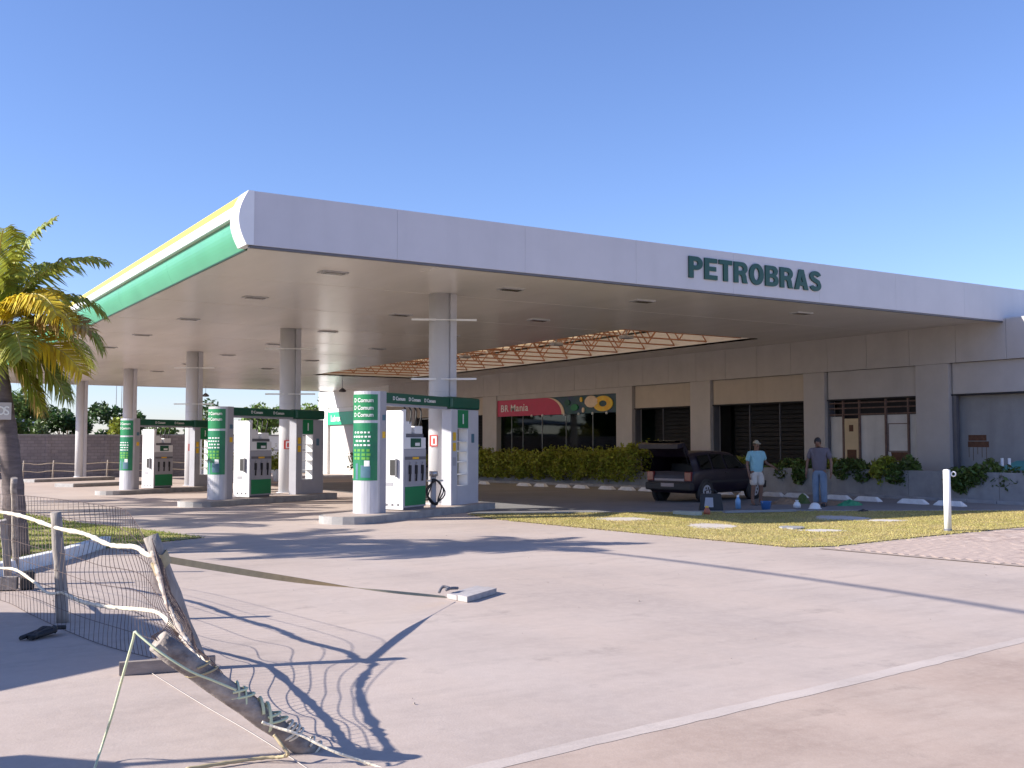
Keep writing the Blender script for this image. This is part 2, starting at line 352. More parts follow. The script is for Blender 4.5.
# ------------------------------------------------------------------ ground
def sheet(poly, dz):
    b = bmesh.new(); b.faces.new([b.verts.new((p[0], p[1], 0)) for p in poly])
    for y in (22, 80): bmesh.ops.bisect_plane(b, geom=b.verts[:]+b.edges[:]+b.faces[:], plane_co=(0,y,0), plane_no=(0,1,0))
    for v in b.verts: v.co.z = gz(v.co.y)+dz
    bmesh.ops.recalc_face_normals(b, faces=b.faces[:])
    if b.faces[:] and sum(f.normal.z for f in b.faces) < 0: bmesh.ops.reverse_faces(b, faces=b.faces[:])
    me = bpy.data.meshes.new('sheet'); b.to_mesh(me); b.free(); return me
def struct_sheet(name, poly, dz, m): return struct(name, sheet(poly, dz), m)
struct_sheet('ground', [(-900,-900),(900,-900),(900,1500),(-900,1500)], -.012, M['soil'])
struct_sheet('forecourt', [(-40,-30),(60,-30),(60,74),(-40,74)], -.004, M['concrete'])
JA, JB = gnd(482, 768), gnd(1024, 640)
jd = (JB-JA).normalized(); jn = Vector((-jd.y, jd.x, 0))
def jp(s, t): p = JA+jd*s+jn*t; return (p.x, p.y)
struct_sheet('apron', [jp(-20,-.03), jp(-20,-14), jp(30,-14), jp(30,-.03)], .0015, M['apron'])
jb = [(s_, .055+rng.gauss(0,.004)+.006*math.sin(s_*1.7)) for s_ in [x*.12-6 for x in range(200)]]
jb2 = [(s_, -.075+rng.gauss(0,.005)+.008*math.sin(s_*1.3+1)) for s_ in [x*.12-6 for x in range(200)]][::-1]
struct_sheet('joint_strip', [jp(*q) for q in jb+jb2], .0035, M['joint'])
struct_sheet('driveway', [(12.35,21.62),(24.45,15.42),(28,13.2),(28,50),(17,50),(14.6,27)], .003, M['drive'])

GR = [(12.25,21.45),(11.95,20.2),(11.98,18.98),(12.3,15.5),(12.69,12.0),(13.4,11.75),(16,12.1),(19.66,12.45),(25,12.9),(27.8,13.2),(24.3,15.36),(19.7,18.0),(15.95,19.9)]
struct_sheet('lawn_soil', GR, .010, M['turf'])
GL = [(-9,7),(-2.2,10.6),(1.5,14.6),(3.25,17.45),(4.2,18.1),(5.3,18.65),(4.9,20.4),(4.2,23),(3.7,28),(2.5,33),(-3,36),(-12,36)]
struct_sheet('palm_lawn_soil', GL, .010, M['turf'])
def inside(p, poly):
    c = False; n = len(poly)
    for i in range(n):
        a, b = poly[i], poly[i-1]
        if (a[1] > p[1]) != (b[1] > p[1]) and p[0] < (b[0]-a[0])*(p[1]-a[1])/(b[1]-a[1])+a[0]: c = not c
    return c
HOLES = []
def grass(name, poly, n, h, m, label, box):
    V = []; F = []; k = 0
    while k < n:
        x = rng.uniform(box[0], box[1]); y = rng.uniform(box[2], box[3])
        if not inside((x+rng.gauss(0,.06), y+rng.gauss(0,.06)), poly): continue
        if any((x-a)**2/(c*c)+(y-b)**2/(d*d) < 1 for a, b, c, d in HOLES): continue
        k += 1; a = rng.uniform(0, 6.28); w = rng.uniform(.006,.012); hh = h*rng.uniform(.4,1.2); z = gz(y)
        dx, dy = math.cos(a), math.sin(a); lx, ly = rng.gauss(0,.03), rng.gauss(0,.03); i = len(V)
        V += [(x-dx*w, y-dy*w, z), (x+dx*w, y+dy*w, z), (x+lx, y+ly, z+hh)]; F.append((i, i+1, i+2))
    me = bpy.data.meshes.new(name); me.from_pydata(V, [], F); me.materials.append(m)
    o = bpy.data.objects.new(name, me); col.objects.link(o); tag(o, label, 'grass', kind='stuff')
SL = [(712,526.5,.50,.75),(822,531,.42,.30),(842,518.5,.62,.85),(624,519.5,.62,.55),(885,521,.5,.35),(791,528.8,.24,.28)]
HOLES += [(gnd(q[0],q[1]).x, gnd(q[0],q[1]).y, q[2]*.8, q[3]*.72) for q in SL]
grass('grass', GR, 110000, .032, M['blade'], 'sunlit yellow green grass strip between concrete and brick paving', (11.8,28,11.5,21.6))
grass('grass', GL, 80000, .045, M['blade2'], 'green grass patch around the palm behind the wire fence', (-2,5.5,10,34))

# brick paving beside the lawn
pv = struct_sheet('brick_paving', [(12.9,11.62),(13.4,11.62),(16,11.98),(19.66,12.33),(30,13.1),(30,-6),(13.9,-6),(13.35,8.4)], .006, M['sand'])
bm_ = MB().box(-.098,.098,-.048,.048,0,.004); brick_me = bm_.mesh('brick'); brick_me.materials.append(M['paver'])
pvpoly = [(13.05,11.5),(13.4,11.55),(16,11.9),(19.66,12.25),(30,13.0),(30,-6),(14.0,-6),(13.45,8.4)]
cand = []
for i in range(0, 110):
    for j in range(-40, 75):
        for (x, y, a) in ((13+i*.2+ (j%2)*.1, 5+j*.1, 0),):
            if inside((x, y), pvpoly) and inside((x-.09, y), pvpoly) and x < 24:
                d = (x*math.sin(YAW)+y*math.cos(YAW)); px = 512+FPX*(x*math.cos(YAW)-y*math.sin(YAW))/d if d > 1 else 9999
                cand.append((0 if px < 1015 else 1, x*x+y*y, x, y))
cand.sort()
rest = MB()
for k, (_, d, x, y) in enumerate(cand):
    dzb = rng.uniform(0,.004); a = rng.gauss(0,.012)
    if k < 300:
        o = bpy.data.objects.new('brick', brick_me); col.objects.link(o); o.parent = pv; o.location = (x, y, .0055+dzb*.6); o.rotation_euler = (0,0,a)
    else: rest.box(-.098,.098,-.048,.048,0,.004, M=Matrix.Translation((x, y, .0055+dzb*.6))@Matrix.Rotation(a, 4, 'Z'))
part('bricks', rest, M['paver'], pv, kind='stuff')

# kerbs
def kerb(name, pts, w, h, m, label):
    b = Vector((pts[0][0], pts[0][1], gz(pts[0][1]))); r_ = thing(name, label, 'kerb', b)
    for i in range(len(pts)-1):
        p, q = Vector((*pts[i], 0)), Vector((*pts[i+1], 0)); L = (q-p).length; n = max(1, round(L/.9)); d = (q-p)/n
        for k in range(n):
            a = p+d*k+d.normalized()*.006; c = p+d*(k+1)-d.normalized()*.006
            za = gz(a.y); mb = MB().box(0,(c-a).length,-w/2,w/2,-.05,h+rng.uniform(-.006,.006),.015, M=Matrix.Translation((a.x,a.y,za))@Matrix.Rotation(math.atan2(d.y,d.x),4,'Z'))
            part('kerb_stone', mb, m, r_, w=True)
    return r_
kerb('kerb', [(12.35,21.55),(15.98,20.0),(19.75,18.1),(24.35,15.5),(27.9,13.35)], .12, .022, M['planter'], 'low pale concrete kerb along the back of the sunlit lawn')
kerb('kerb', [(-2.25,10.5),(-.4,12.5),(1.5,14.5),(2.5,16.0),(3.2,17.3),(3.55,17.95)], .16, .16, M['white_kerb'], 'whitewashed raised kerb at the near side of the palm lawn')

# slabs and lids lying in the lawn
def slab(i, m, label, n=22, h=.014):
    px, py, rl, rd = SL[i]; c_ = gnd(px, py); fw = Vector((_v.x,_v.y,0)).normalized()
    poly = []
    for k in range(n):
        f = rng.uniform(.78,1.12); q = c_+_r*(rl*f*math.cos(2*math.pi*k/n))+fw*(rd*f*math.sin(2*math.pi*k/n)); poly.append((q.x, q.y))
    solo('slab', MB().prism(poly, gz(c_.y)-.02, gz(c_.y)+h), m, label, 'slab', Vector((c_.x, c_.y, gz(c_.y))))
M['slabw'] = mat('pale_slab', (.52,.47,.43), .85, var=.15, scale=4, bump=.2)
slab(0, M['slabw'], 'pale worn concrete slab sunk in the sunlit middle of the lawn')
slab(1, M['slab'], 'tan slab in the lawn just right of the dark drain lid')
slab(2, M['slab'], 'wide grey slab in the lawn at the edge of the canopy shadow')
slab(3, M['slabw'], 'long pale slab at the left tip of the lawn')
slab(4, M['slab'], 'small sandy slab in the lawn left of the white post')
slab(5, M['greyinf'], 'dark drain lid set in the lawn between two slabs', h=.04)

# ------------------------------------------------------------------ canopy
ZS, ZT, CX0, CY0, CY1, WX = 5.35, 6.34, 6.15, 19.1, 71.2, 29.4
HX0, HX1, HY0, HY1 = 21.3, 27.35, 27.2, 54.6
can = thing('canopy', 'huge white flat filling station canopy with green and yellow edge on round columns', 'canopy', (CX0, CY0, 0))
def cpart(name, mb, m, **k): return part(name, mb, m, can, w=True, **k)
b = MB()
for (x0,x1,y0,y1) in ((CX0+.12,HX0,CY0+.06,CY1),(HX1,WX-.01,CY0+.06,CY1),(HX0,HX1,CY0+.06,HY0),(HX0,HX1,HY1,CY1)): b.box(x0,x1,y0,y1,ZS,ZS+.06)
b2 = bmesh.new()
cpart('soffit', b, M['soffit'])
# ceiling strips: slim raised joints every few metres give the soffit its panel lines
for k in range(11):
    y = CY0+4.2+k*4.6
    x1 = HX0-.02 if HY0-.1 < y < HY1+.1 else WX-.05
    cpart('soffit_joint', MB().box(CX0+.32, x1, y-.012, y+.012, ZS-.003, ZS), M['soffit'])
b = MB()
for (x0,x1,y0,y1) in ((CX0+.1,HX0,CY0+.12,CY1),(HX1,WX+9,CY0+.12,CY1),(HX0,HX1,CY0+.12,HY0),(HX0,HX1,HY1,CY1)): b.box(x0,x1,y0,y1,ZT-.22,ZT-.14)
cpart('roof_deck', b, M['deck'])
x = CX0+.02; xe = WX+9; k = 0
while x < xe-.1:
    x2 = min(x+3.05, xe); cpart('fascia_panel', MB().box(x+.0015, x2-.0015, CY0, CY0+.05, ZS-.03, ZT, .003), M['fascia']); x = x2
cpart('drip_edge', MB().box(CX0+.05, WX, CY0+.02, CY0+.12, ZS-.075, ZS-.034), M['pump_dk'])
cpart('rear_fascia', MB().box(CX0+.3, WX, CY1, CY1+.05, ZS-.03, ZT), M['fascia'])
# curved left edge: yellow, white, recessed green
def arc(t): # t 0 bottom .. 1 top -> x offset, z
    return -.24*math.sin(math.pi*(.12+.80*t))+.08, ZS-.03+(ZT-ZS+.03)*t
def strip(t0, t1, y0, y1, inset=0, th=.03, n=8):
    P = [arc(t0+(t1-t0)*i/n) for i in range(n+1)]
    poly = [(CX0+a+inset, y0, z) for a, z in P]+[(CX0+a+inset+th, y0, z) for a, z in P[::-1]]
    return MB().extrude(poly, (0, y1-y0, 0))
y = CY0+.52
while y < CY1-.2:
    y2 = min(y+5.2, CY1)
    cpart('yellow_band', strip(.79,1.0,y+.004,y2-.004), M['yellow'])
    cpart('white_band', strip(.57,.787,y+.004,y2-.004), M['cap'])
    cpart('green_band', strip(.0,.565,y+.004,y2-.004,.11), M['green_p'])
    cpart('band_lip', MB().box(CX0-.150, CX0+.02, y+.004, y2-.004, ZS+.535, ZS+.545), M['cap'])
    y = y2
P = [arc(i/14) for i in range(15)]
cpart('corner_cap', MB().extrude([(CX0+a-.01, CY0-.02, z) for a, z in P]+[(CX0+.12, CY0-.02, ZT), (CX0+.12, CY0-.02, ZS-.03)], (0,.52,0)), M['cap'])
cpart('green_lower_lip', MB().box(CX0+.11, CX0+.17, CY0+.5, CY1, ZS-.045, ZS-.006), M['dkgreen'])
# downlights
DL = [(8.8,21.4),(8.65,26.15),(13.4,21.5),(17.45,21.5),(17.5,26.5),(22.9,21.1),(8.5,31.8),(8.4,42.8),(13.4,38.2),(8.4,37.3),(13.4,27.5),(13.4,33),(17.5,32),(17.5,38),(8.4,48.5),(13.4,44),(13.4,50),(17.5,45),(17.5,51),(8.4,54.5),(8.4,60),(13.4,56),(13.4,62)]
for (x, y) in DL:
    f = cpart('downlight', MB().box(x-.30,x+.30,y-.17,y+.17,ZS-.03,ZS-.001), M['steel'])
    part('lens', MB().box(x-.24,x+.24,y-.12,y+.12,ZS-.038,ZS-.0305), M['downlight'], f, w=True)
# roof light well: lining, trusses and a translucent roof
b = MB(); b.box(HX0-.03,HX0,HY0,HY1,ZS,ZT-.004); b.box(HX1,HX1+.03,HY0,HY1,ZS,ZT-.004); b.box(HX0,HX1,HY0-.03,HY0,ZS,ZT-.004); b.box(HX0,HX1,HY1,HY1+.03,ZS,ZT-.004)
cpart('well_lining', b, M['cap'])
n = 9
for k in range(n):
    y0 = HY0-.2+(HY1-HY0+.4)*k/n; y1 = HY0-.2+(HY1-HY0+.4)*(k+1)/n
    cpart('roof_sheet', MB().box(HX0-.3,HX1+.3,y0-.06,y1+.06,ZT+.014*(k%2),ZT+.010+.014*(k%2)), M['rooflight'])
for k in range(15):
    y = HY0+.9+k*(HY1-HY0-1.8)/14; b = MB(); za, zb = ZS+.12, ZT-.06
    b.beam((HX0,y,za),(HX1,y,za),.05); b.beam((HX0,y,zb),(HX1,y,zb),.05)
    m_ = 9; dx = (HX1-HX0)/m_
    for i in range(m_): b.beam((HX0+i*dx,y,za if i%2 else zb),(HX0+(i+1)*dx,y,zb if i%2 else za),.035)
    cpart('truss', b, M['steel_red'])
for k in range(5):
    x = HX0+.6+k*1.2; cpart('purlin', MB().beam((x,HY0,ZT-.03),(x,HY1,ZT-.03),.05), M['steel_red'])
for (x, y) in ((22.6,33),(23.2,29.5),(22.6,40)):
    f = cpart('floodlight', MB().box(x-.22,x+.22,y-.16,y+.16,ZS-.02,ZS+.1,.03), M['pump_grey'])
    part('bracket', MB().beam((x,y,ZS+.1),(x,y,ZT-.1),.04), M['pump_grey'], f, w=True)
for (x, y) in ((19.5,68.6),(14.3,66),(24.5,58)):
    f = cpart('pendant_lamp', MB().lathe((x,y,ZS-.72), [(0,0),(.2,.02),(.22,.1),(.08,.22),(.03,.25)]), M['pump_dk'])
    part('rod', MB().cyl((x,y),.014,ZS-.5,ZS,6), M['pump_dk'], f, w=True)
# columns
COLS = [(12.42,23.20),(12.05,32.9),(11.82,43.3),(11.84,55.0),(11.72,67.2)]
for i, (x, y) in enumerate(COLS):
    g = gz(y)
    c = cpart('column', MB().cyl((x-.04,y),.27,g,ZS,32), M['column'])
    part('downpipe', MB().box(x+.12,x+.30,y-.27,y-.05,g+.1,ZS,.02), M['pipe'], c, w=True)
    part('collar', MB().cyl((x-.04,y),.33,g+.1,g+.2,32), M['pipe'], c, w=True)
    for z in ((3.22, 4.68) if i < 3 else ()):
        ax = Vector((_r.x,_r.y,0)) if z < 4 else Vector((.9,-.44,0))
        p = Vector((x,y-.32,z)); b = MB().beam(p-ax*.88,p-ax*.28,.05,.045); b.beam(p+ax*.22,p+ax*.72,.05,.045); b.beam(p-ax*.28,p+ax*.22,.025,.025)
        part('light_bar', b, M['white'], c, w=True)
    for z0, z1 in ((2.2,3.5),):
        part('seam', MB().cyl((x-.04,y),.2725,2.9,2.912,32), M['pipe'], c, w=True)
# raised letters on the front fascia, one part each
TX0, TX1, TZ = 16.90, 21.45, 5.60
def arcp(cx, cy, rx, ry, a0, a1, n=12): return [(cx+rx*math.cos(R(a0+(a1-a0)*i/n)), cy+ry*math.sin(R(a0+(a1-a0)*i/n))) for i in range(n+1)]
def stroke(C, w):
    Lp, Rp = [], []
    for i, p in enumerate(C):
        q0, q1 = C[max(i-1,0)], C[min(i+1,len(C)-1)]; dx, dy = q1[0]-q0[0], q1[1]-q0[1]; l_ = math.hypot(dx, dy); nx, ny = -dy/l_*w/2, dx/l_*w/2
        Lp.append((p[0]+nx, p[1]+ny)); Rp.append((p[0]-nx, p[1]-ny))
    return Lp+Rp[::-1]
GLY = {
 'P': [[(0,0),(0,1),(.42,1)]+arcp(.42,.69,.33,.31,90,-90)+[(.25,.38),(.25,0)], [(.25,.58),(.25,.80),(.38,.80)]+arcp(.38,.69,.12,.11,90,-90)],
 'E': [[(0,0),(0,1),(.70,1),(.70,.79),(.25,.79),(.25,.61),(.64,.61),(.64,.41),(.25,.41),(.25,.21),(.71,.21),(.71,0)]],
 'T': [[(.245,0),(.245,.79),(0,.79),(0,1),(.74,1),(.74,.79),(.495,.79),(.495,0)]],
 'R': [[(0,0),(0,1),(.46,1)]+arcp(.46,.71,.32,.29,90,-55)+[(.70,.34),(.74,.10),(.79,0),(.52,0),(.48,.12),(.45,.32),(.38,.38),(.25,.38),(.25,0)], [(.25,.58),(.25,.80),(.42,.80)]+arcp(.42,.69,.12,.11,90,-90)],
 'O': [arcp(.42,.5,.42,.52,0,345,23), arcp(.42,.5,.165,.30,0,345,23)],
 'B': [[(0,0),(0,1),(.46,1)]+arcp(.46,.745,.29,.255,90,-50)+arcp(.47,.29,.32,.29,60,-90), [(.25,.61),(.25,.81),(.40,.81)]+arcp(.40,.71,.11,.10,90,-90), [(.25,.20),(.25,.42),(.42,.42)]+arcp(.42,.31,.13,.11,90,-90)],
 'A': [[(0,0),(.29,1),(.57,1),(.86,0),(.59,0),(.545,.19),(.315,.19),(.27,0)], [(.365,.38),(.495,.38),(.43,.68)]],
 'S': [stroke(arcp(.385,.73,.25,.165,10,195,12)[0:13]+arcp(.36,.5,.10,.02,180,181,1)[0:0]+[(.24,.60),(.40,.52),(.56,.45)]+arcp(.385,.275,.25,.17,30,-170,14), .22)],
}
def glyph(ch, h, ext):
    cu = bpy.data.curves.new('letter', 'CURVE'); cu.dimensions = '2D'; cu.fill_mode = 'BOTH'; cu.extrude = .5
    for P in GLY[ch]:
        sp = cu.splines.new('POLY'); sp.points.add(len(P)-1); sp.use_cyclic_u = True
        for q, p in zip(sp.points, P): q.co = (p[0], p[1], 0, 1)
    o = bpy.data.objects.new('letter', cu); col.objects.link(o); me = bpy.data.meshes.new_from_object(o.evaluated_get(bpy.context.evaluated_depsgraph_get())); bpy.data.objects.remove(o); bpy.data.curves.remove(cu)
    for v in me.vertices: v.co = (v.co.x*h*.98, -v.co.z*ext*2, v.co.y*h)
    me.materials.clear(); me.name = 'letter'; return me
meshes = [glyph(ch, .52, .02) for ch in 'PETROBRAS']; widths = [size_x(m_) for m_ in meshes]
gap = .06; tot = sum(widths); s_ = (TX1-TX0-gap*8)/tot; cx_ = TX0
for m1, w_ in zip(meshes, widths):
    for v in m1.vertices: v.co.x *= s_
    xform(m1, Matrix.Translation((cx_-CX0-min(v.co.x for v in m1.vertices), CY0-.022-CY0, TZ))); m1.materials.append(M['letter'])
    o = bpy.data.objects.new('letter', m1); col.objects.link(o); o.parent = can
    cx_ += w_*s_+gap

# ------------------------------------------------------------------ building
ZO, ZP, ZG = 4.17, 3.19, -.9
bld = thing('shop_building', 'long beige panelled shop building with deep bays behind the canopy', 'building', (WX, 17, 0))
def bpart(name, mb, m, **k): return part(name, mb, m, bld, w=True, **k)
OPEN = [(10.2,21.04,'grey'),(22.27,26.07,'ply'),(27.05,31.98,'dark'),(33.18,37.01,'dark2'),(38.17,48.62,'shop'),(50.1,53.4,'dark2'),(54.7,58.4,'dark2'),(59.7,63.6,'dark2'),(66.9,72.3,'door')]
edges = [(7.0,10.2)]+[(OPEN[i][1],OPEN[i+1][0]) for i in range(len(OPEN)-1)]+[(72.3,74.0)]
DEEP = .55
for (a, c) in edges:
    far = a > 62
    m_ = M['whitewall'] if far else M['wall']
    n = 1 if c-a < 2 else 2
    for k in range(n):
        y0 = a+(c-a)*k/n; y1 = a+(c-a)*(k+1)/n
        bpart('pillar', MB().box(WX, WX+DEEP, y0+.003, y1-.003, ZG, ZO-.006, .006), m_)
# spandrel cladding above the openings
y = 7.0
while y < 73.9:
    y2 = min(y+1.72, 74.0); bpart('cladding_panel', MB().box(WX-.004, WX+.06, y+.005, y2-.005, ZO, ZS+.02, .005), M['whitewall'] if y > 62 else M['wall']); y = y2
bpart('spandrel', MB().box(WX+.065, WX+DEEP, 7, CY0-.01, ZO+.005, ZS), M['interior']); bpart('spandrel', MB().box(WX+.065, WX+DEEP, CY0+.13, 74.0, ZO+.005, ZT-.3), M['interior'])
bpart('roof', MB().box(WX+.02, WX+12, 6.9, CY0-.01, ZS+.022, ZS+.06), M['deck'])
bpart('side_wall', MB().box(WX+DEEP, WX+12, 73.75, 73.98, ZG, ZT-.3), M['whitewall'])
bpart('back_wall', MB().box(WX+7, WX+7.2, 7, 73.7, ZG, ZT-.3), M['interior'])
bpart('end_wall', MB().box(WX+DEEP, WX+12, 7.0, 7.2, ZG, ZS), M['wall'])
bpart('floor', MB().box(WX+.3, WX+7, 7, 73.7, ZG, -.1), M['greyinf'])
for (a, c, kind) in OPEN:
    x0 = WX+.14
    if kind not in ('shop','door'):
        n = 2 if c-a > 4.3 else 1
        for k in range(n):
            bpart('shutter_box', MB().box(x0, x0+.25, a+.04+(c-a-.08)*k/n+.003, a+.04+(c-a-.08)*(k+1)/n-.003, ZP, ZO-.004, .006), M['wall'] if kind in('ply','grey') else M['wall2'])
        bpart('lintel_gap', MB().box(x0-.02, x0+.3, a, c, ZP-.05, ZP-.006), M['dark'])
        bpart('jamb', MB().box(x0+.02, x0+.3, a, a+.05, ZG, ZP-.05), M['pump_dk']); bpart('jamb', MB().box(x0+.02, x0+.3, c-.05, c, ZG, ZP-.05), M['pump_dk'])
    if kind in ('dark','dark2'):
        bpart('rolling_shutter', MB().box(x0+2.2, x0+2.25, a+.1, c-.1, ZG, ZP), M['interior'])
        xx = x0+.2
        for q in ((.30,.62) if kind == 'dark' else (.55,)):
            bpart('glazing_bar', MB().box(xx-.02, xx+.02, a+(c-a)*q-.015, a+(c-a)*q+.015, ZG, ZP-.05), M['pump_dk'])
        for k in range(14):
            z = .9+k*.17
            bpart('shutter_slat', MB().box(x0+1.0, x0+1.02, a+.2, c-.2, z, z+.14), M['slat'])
    if kind == 'ply':
        xx = x0+.05
        for z in (2.62, 2.84, 3.02): bpart('rail', MB().box(xx, xx+.05, a+.05, c-.05, z, z+.045), M['rustframe'])
        for y0 in (a+.45, a+1.35, a+2.45, a+3.15): bpart('stile', MB().box(xx-.012, xx+.062, y0-.03, y0+.03, ZG, ZP-.05), M['rustframe'])
        bpart('board', MB().box(xx+.064, xx+.09, a+.45, a+1.33, ZG, 2.60, .004), M['ply']); bpart('board', MB().box(xx+.064, xx+.09, a+1.37, a+2.43, ZG, 2.60, .004), M['ply'])
        bpart('board', MB().box(xx+.064, xx+.09, a+.05, a+.43, ZG, 2.60, .004), M['ply']); bpart('board', MB().box(xx+.064, xx+.09, a+3.17, c-.05, ZG, 2.58, .004), M['ply'])
        d = bpart('door', MB().box(xx+.02, xx+.06, a+2.5, a+3.11, ZG, 2.5, .004), M['plycream'], label='cream painted door with two rusty patches')
        part('peephole', MB().box(xx+.012, xx+.0195, a+2.72, a+2.9, 2.05, 2.28), M['rust'], d, w=True)
        part('lock_plate', MB().box(xx+.012, xx+.0195, a+2.6, a+3.0, 1.05, 1.42), M['rust'], d, w=True)
        f = bpart('hatch_frame', MB().box(xx+.05, xx+.062, a+.5, a+1.3, 1.36, 1.39).box(xx+.05, xx+.062, a+.5, a+1.3, 2.28, 2.31).box(xx+.05, xx+.062, a+.5, a+.53, 1.39, 2.28).box(xx+.05, xx+.062, a+1.27, a+1.3, 1.39, 2.28), M['rustframe'])
        poly = [(a+.52,1.35),(a+1.2,1.35),(a+1.12,1.0),(a+1.06,1.14),(a+1.0,.93),(a+.92,1.1),(a+.86,.86),(a+.76,1.08),(a+.70,.9),(a+.64,1.12),(a+.58,.98)]
        part('rust_stain', MB().extrude([(xx+.056, q[0], q[1]) for q in poly], (.006,0,0)), M['rust'], f, w=True)
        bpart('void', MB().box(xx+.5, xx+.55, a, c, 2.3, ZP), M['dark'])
    if kind == 'grey':
        xx = x0+.3
        bpart('infill_wall', MB().box(xx, xx+.1, a+.02, c-.02, ZG, ZP-.05), M['greyinf'])
        bpart('corner_post', MB().box(x0+.0, x0+.12, c-.16, c-.06, ZG, ZP-.05), M['pump_dk'])
        f = bpart('old_notice', MB().box(xx-.012, xx-.002, c-.98, c-.36, 1.72, 1.90).box(xx-.012, xx-.002, c-1.06, c-.34, 1.52, 1.70), M['rust'])
        for k in range(5): part('stain', MB().box(xx-.006, xx-.001, c-.98+k*.15, c-.96+k*.15, 1.1+.1*(k%3), 1.515), M['rustframe'], f, w=True)
    if kind == 'shop':
        xx = x0+.12; n = 6
        ys = [a+.04, a+2.1, a+4.3, a+6.4, a+8.2, a+9.3, c-.04]
        for k in range(n):
            bpart('pane', MB().box(xx, xx+.012, ys[k]+.012, ys[k+1]-.012, .35, ZO-1.12), M['glass'])
            bpart('mullion', MB().box(xx-.02, xx+.04, ys[k]-.011, ys[k]+.011, .3, ZO-1.12), M['steel'])
        bpart('sill', MB().box(x0-.02, x0+.3, a, c, ZG, .34), M['wall'])
        bpart('curtain', MB().box(xx+.35, xx+.4, a+9.0, a+9.5, .34, ZO-1.1), mat('pale_curtain', (.40,.60,.52), .7))
        for k in range(7): # shelves inside the shop
            y0 = a+.6+k*1.3
            s = bpart('display_shelf', MB().box(xx+1.6, xx+2.0, y0, y0+1.0, -.1, 1.5+.2*(k%2), .01), M['interior'])
            for q in range(4): part('goods', MB().box(xx+1.5, xx+1.6, y0+.05+.23*q, y0+.2+.23*q, .9+.1*(k%2), 1.15+.05*((q*k)%3)), [M['white'],M['lime'],M['pink'],M['blue']][(k+q)%4], s, w=True)
    if kind == 'door':
        bpart('sign_board', MB().box(x0-.10, x0+.1, a-.02, c+.02, 2.95, 3.85, .01), mat('lubricant_sign_green', (.03,.42,.22), .35), label='green sign band with white lettering over the far bay')
        me = text_mesh('Lubrax', .46, .014, .01); xform(me, Matrix.Translation((x0-.115-WX, 71.7-17, 3.18))@Matrix.Rotation(R(-90),4,'Z')); me.materials.append(M['white'])
        o = bpy.data.objects.new('sign_lettering', me); col.objects.link(o); o.parent = bld
        bpart('upper_wall', MB().box(x0-.06, x0+.3, a, c, 3.86, ZO-.005), M['whitewall'])
        bpart('roller_door', MB().box(x0+.05, x0+.1, a, c, ZG, 2.94), M['wall'])
# shop sign over the glass front
a, c = 38.17, 48.62
sg = thing('shop_sign', 'crimson and navy shop sign reading BR Mania above the dark glass front', 'sign', (WX+.05, 43.4, ZO-.6))
def spart(name, mb, m, **k): return part(name, mb, m, sg, w=True, **k)
sx, z0, z1 = WX+.06, ZO-1.12, ZO-.27
yc = c-4.6
bpart('shop_head', MB().box(WX+.03, WX+.4, a+.003, c-.003, ZO-.262, ZO-.004), M['wall'])
curve = [(yc-1.46*math.sin(t), z0+(z1-z0)*math.cos(t)) for t in [i*math.pi/2/10 for i in range(11)]]
spart('navy_panel', MB().box(sx+.02, sx+.10, a+.02, yc-.4, z0, z1, .006), M['navy'])
spart('crimson_panel', MB().extrude([(sx, c-.02, z0), (sx, c-.02, z1)]+[(sx, q[0], q[1]) for q in curve], (.08,0,0)), M['pink'])
cv2 = [(q[0]-.22, q[1]) for q in curve]
spart('swoosh', MB().extrude([(sx-.008, q[0]+.01, q[1]) for q in curve]+[(sx-.008, q[0], q[1]) for q in cv2[::-1]], (.05,0,0)), M['cream'])
me = text_mesh('BR Mania', .36, .006, .01); w0 = size_x(me); bpy.data.meshes.remove(me); xl = 0
for ch in 'BR Mania':
    if ch == ' ': xl += .16; continue
    me = text_mesh(ch, .36 if ch in 'BRMi' else .26, .006, .01, 'letter'); w_ = size_x(me)*1.25; m0 = min(v.co.x for v in me.vertices)
    xform(me, Matrix.Translation((sx-.012-(WX+.05), c-.4-xl-43.4, z0+.24-(ZO-.6)))@Matrix.Rotation(R(-90),4,'Z')@Matrix.Scale(1.25,4,(1,0,0))@Matrix.Translation((-m0,0,0))); me.materials.append(M['white'])
    o = bpy.data.objects.new('letter', me); col.objects.link(o); o.parent = sg; xl += w_+.085
def ring(cy, cz, ro, ri, sy=1.3, n=28):
    b = MB(); V = []; F = []
    for k in range(n):
        t = 2*math.pi*k/n
        for rr, xx in ((ro,0),(ri,0),(ri,.03),(ro,.03)): V.append((sx-.02+xx, cy+sy*rr*math.cos(t), cz+rr*math.sin(t)))
    for k in range(n):
        for q in range(4): F.append([4*k+q, 4*k+(q+1)%4, 4*((k+1)%n)+(q+1)%4, 4*((k+1)%n)+q])
    return b.add(V, F)
spart('emblem_ring', ring(a+1.05, z0+.42, .36, .14, 2.1), M['orange'])
def blob(cy, cz, ry, rz_, m, name):
    spart(name, MB().extrude([(sx-.035, cy+ry*math.cos(2*math.pi*k/20)*(1+.08*math.sin(3*k)), cz+rz_*math.sin(2*math.pi*k/20)) for k in range(20)], (.05,0,0)), m)
blob(a+1.95, z0+.54, .50, .28, M['cream'], 'emblem_disc')
for (cy, cz, ry, rz_, m_) in ((a+2.75,z0+.66,.10,.12,M['orange']),(a+3.3,z0+.30,.30,.16,M['green']),(a+3.9,z0+.55,.22,.14,M['dkgreen']),(a+2.6,z0+.16,.09,.12,M['cream'])): blob(cy, cz, ry, rz_, m_, 'emblem_spot')
for y in (a+.7, a+1.8, a+2.9, a+4.1, a+6.0, a+7.0): spart('spotlight', MB().lathe((sx-.06, y, z0-.08), [(0,0),(.05,.01),(.06,.08),(.02,.12)], 10), M['white'])

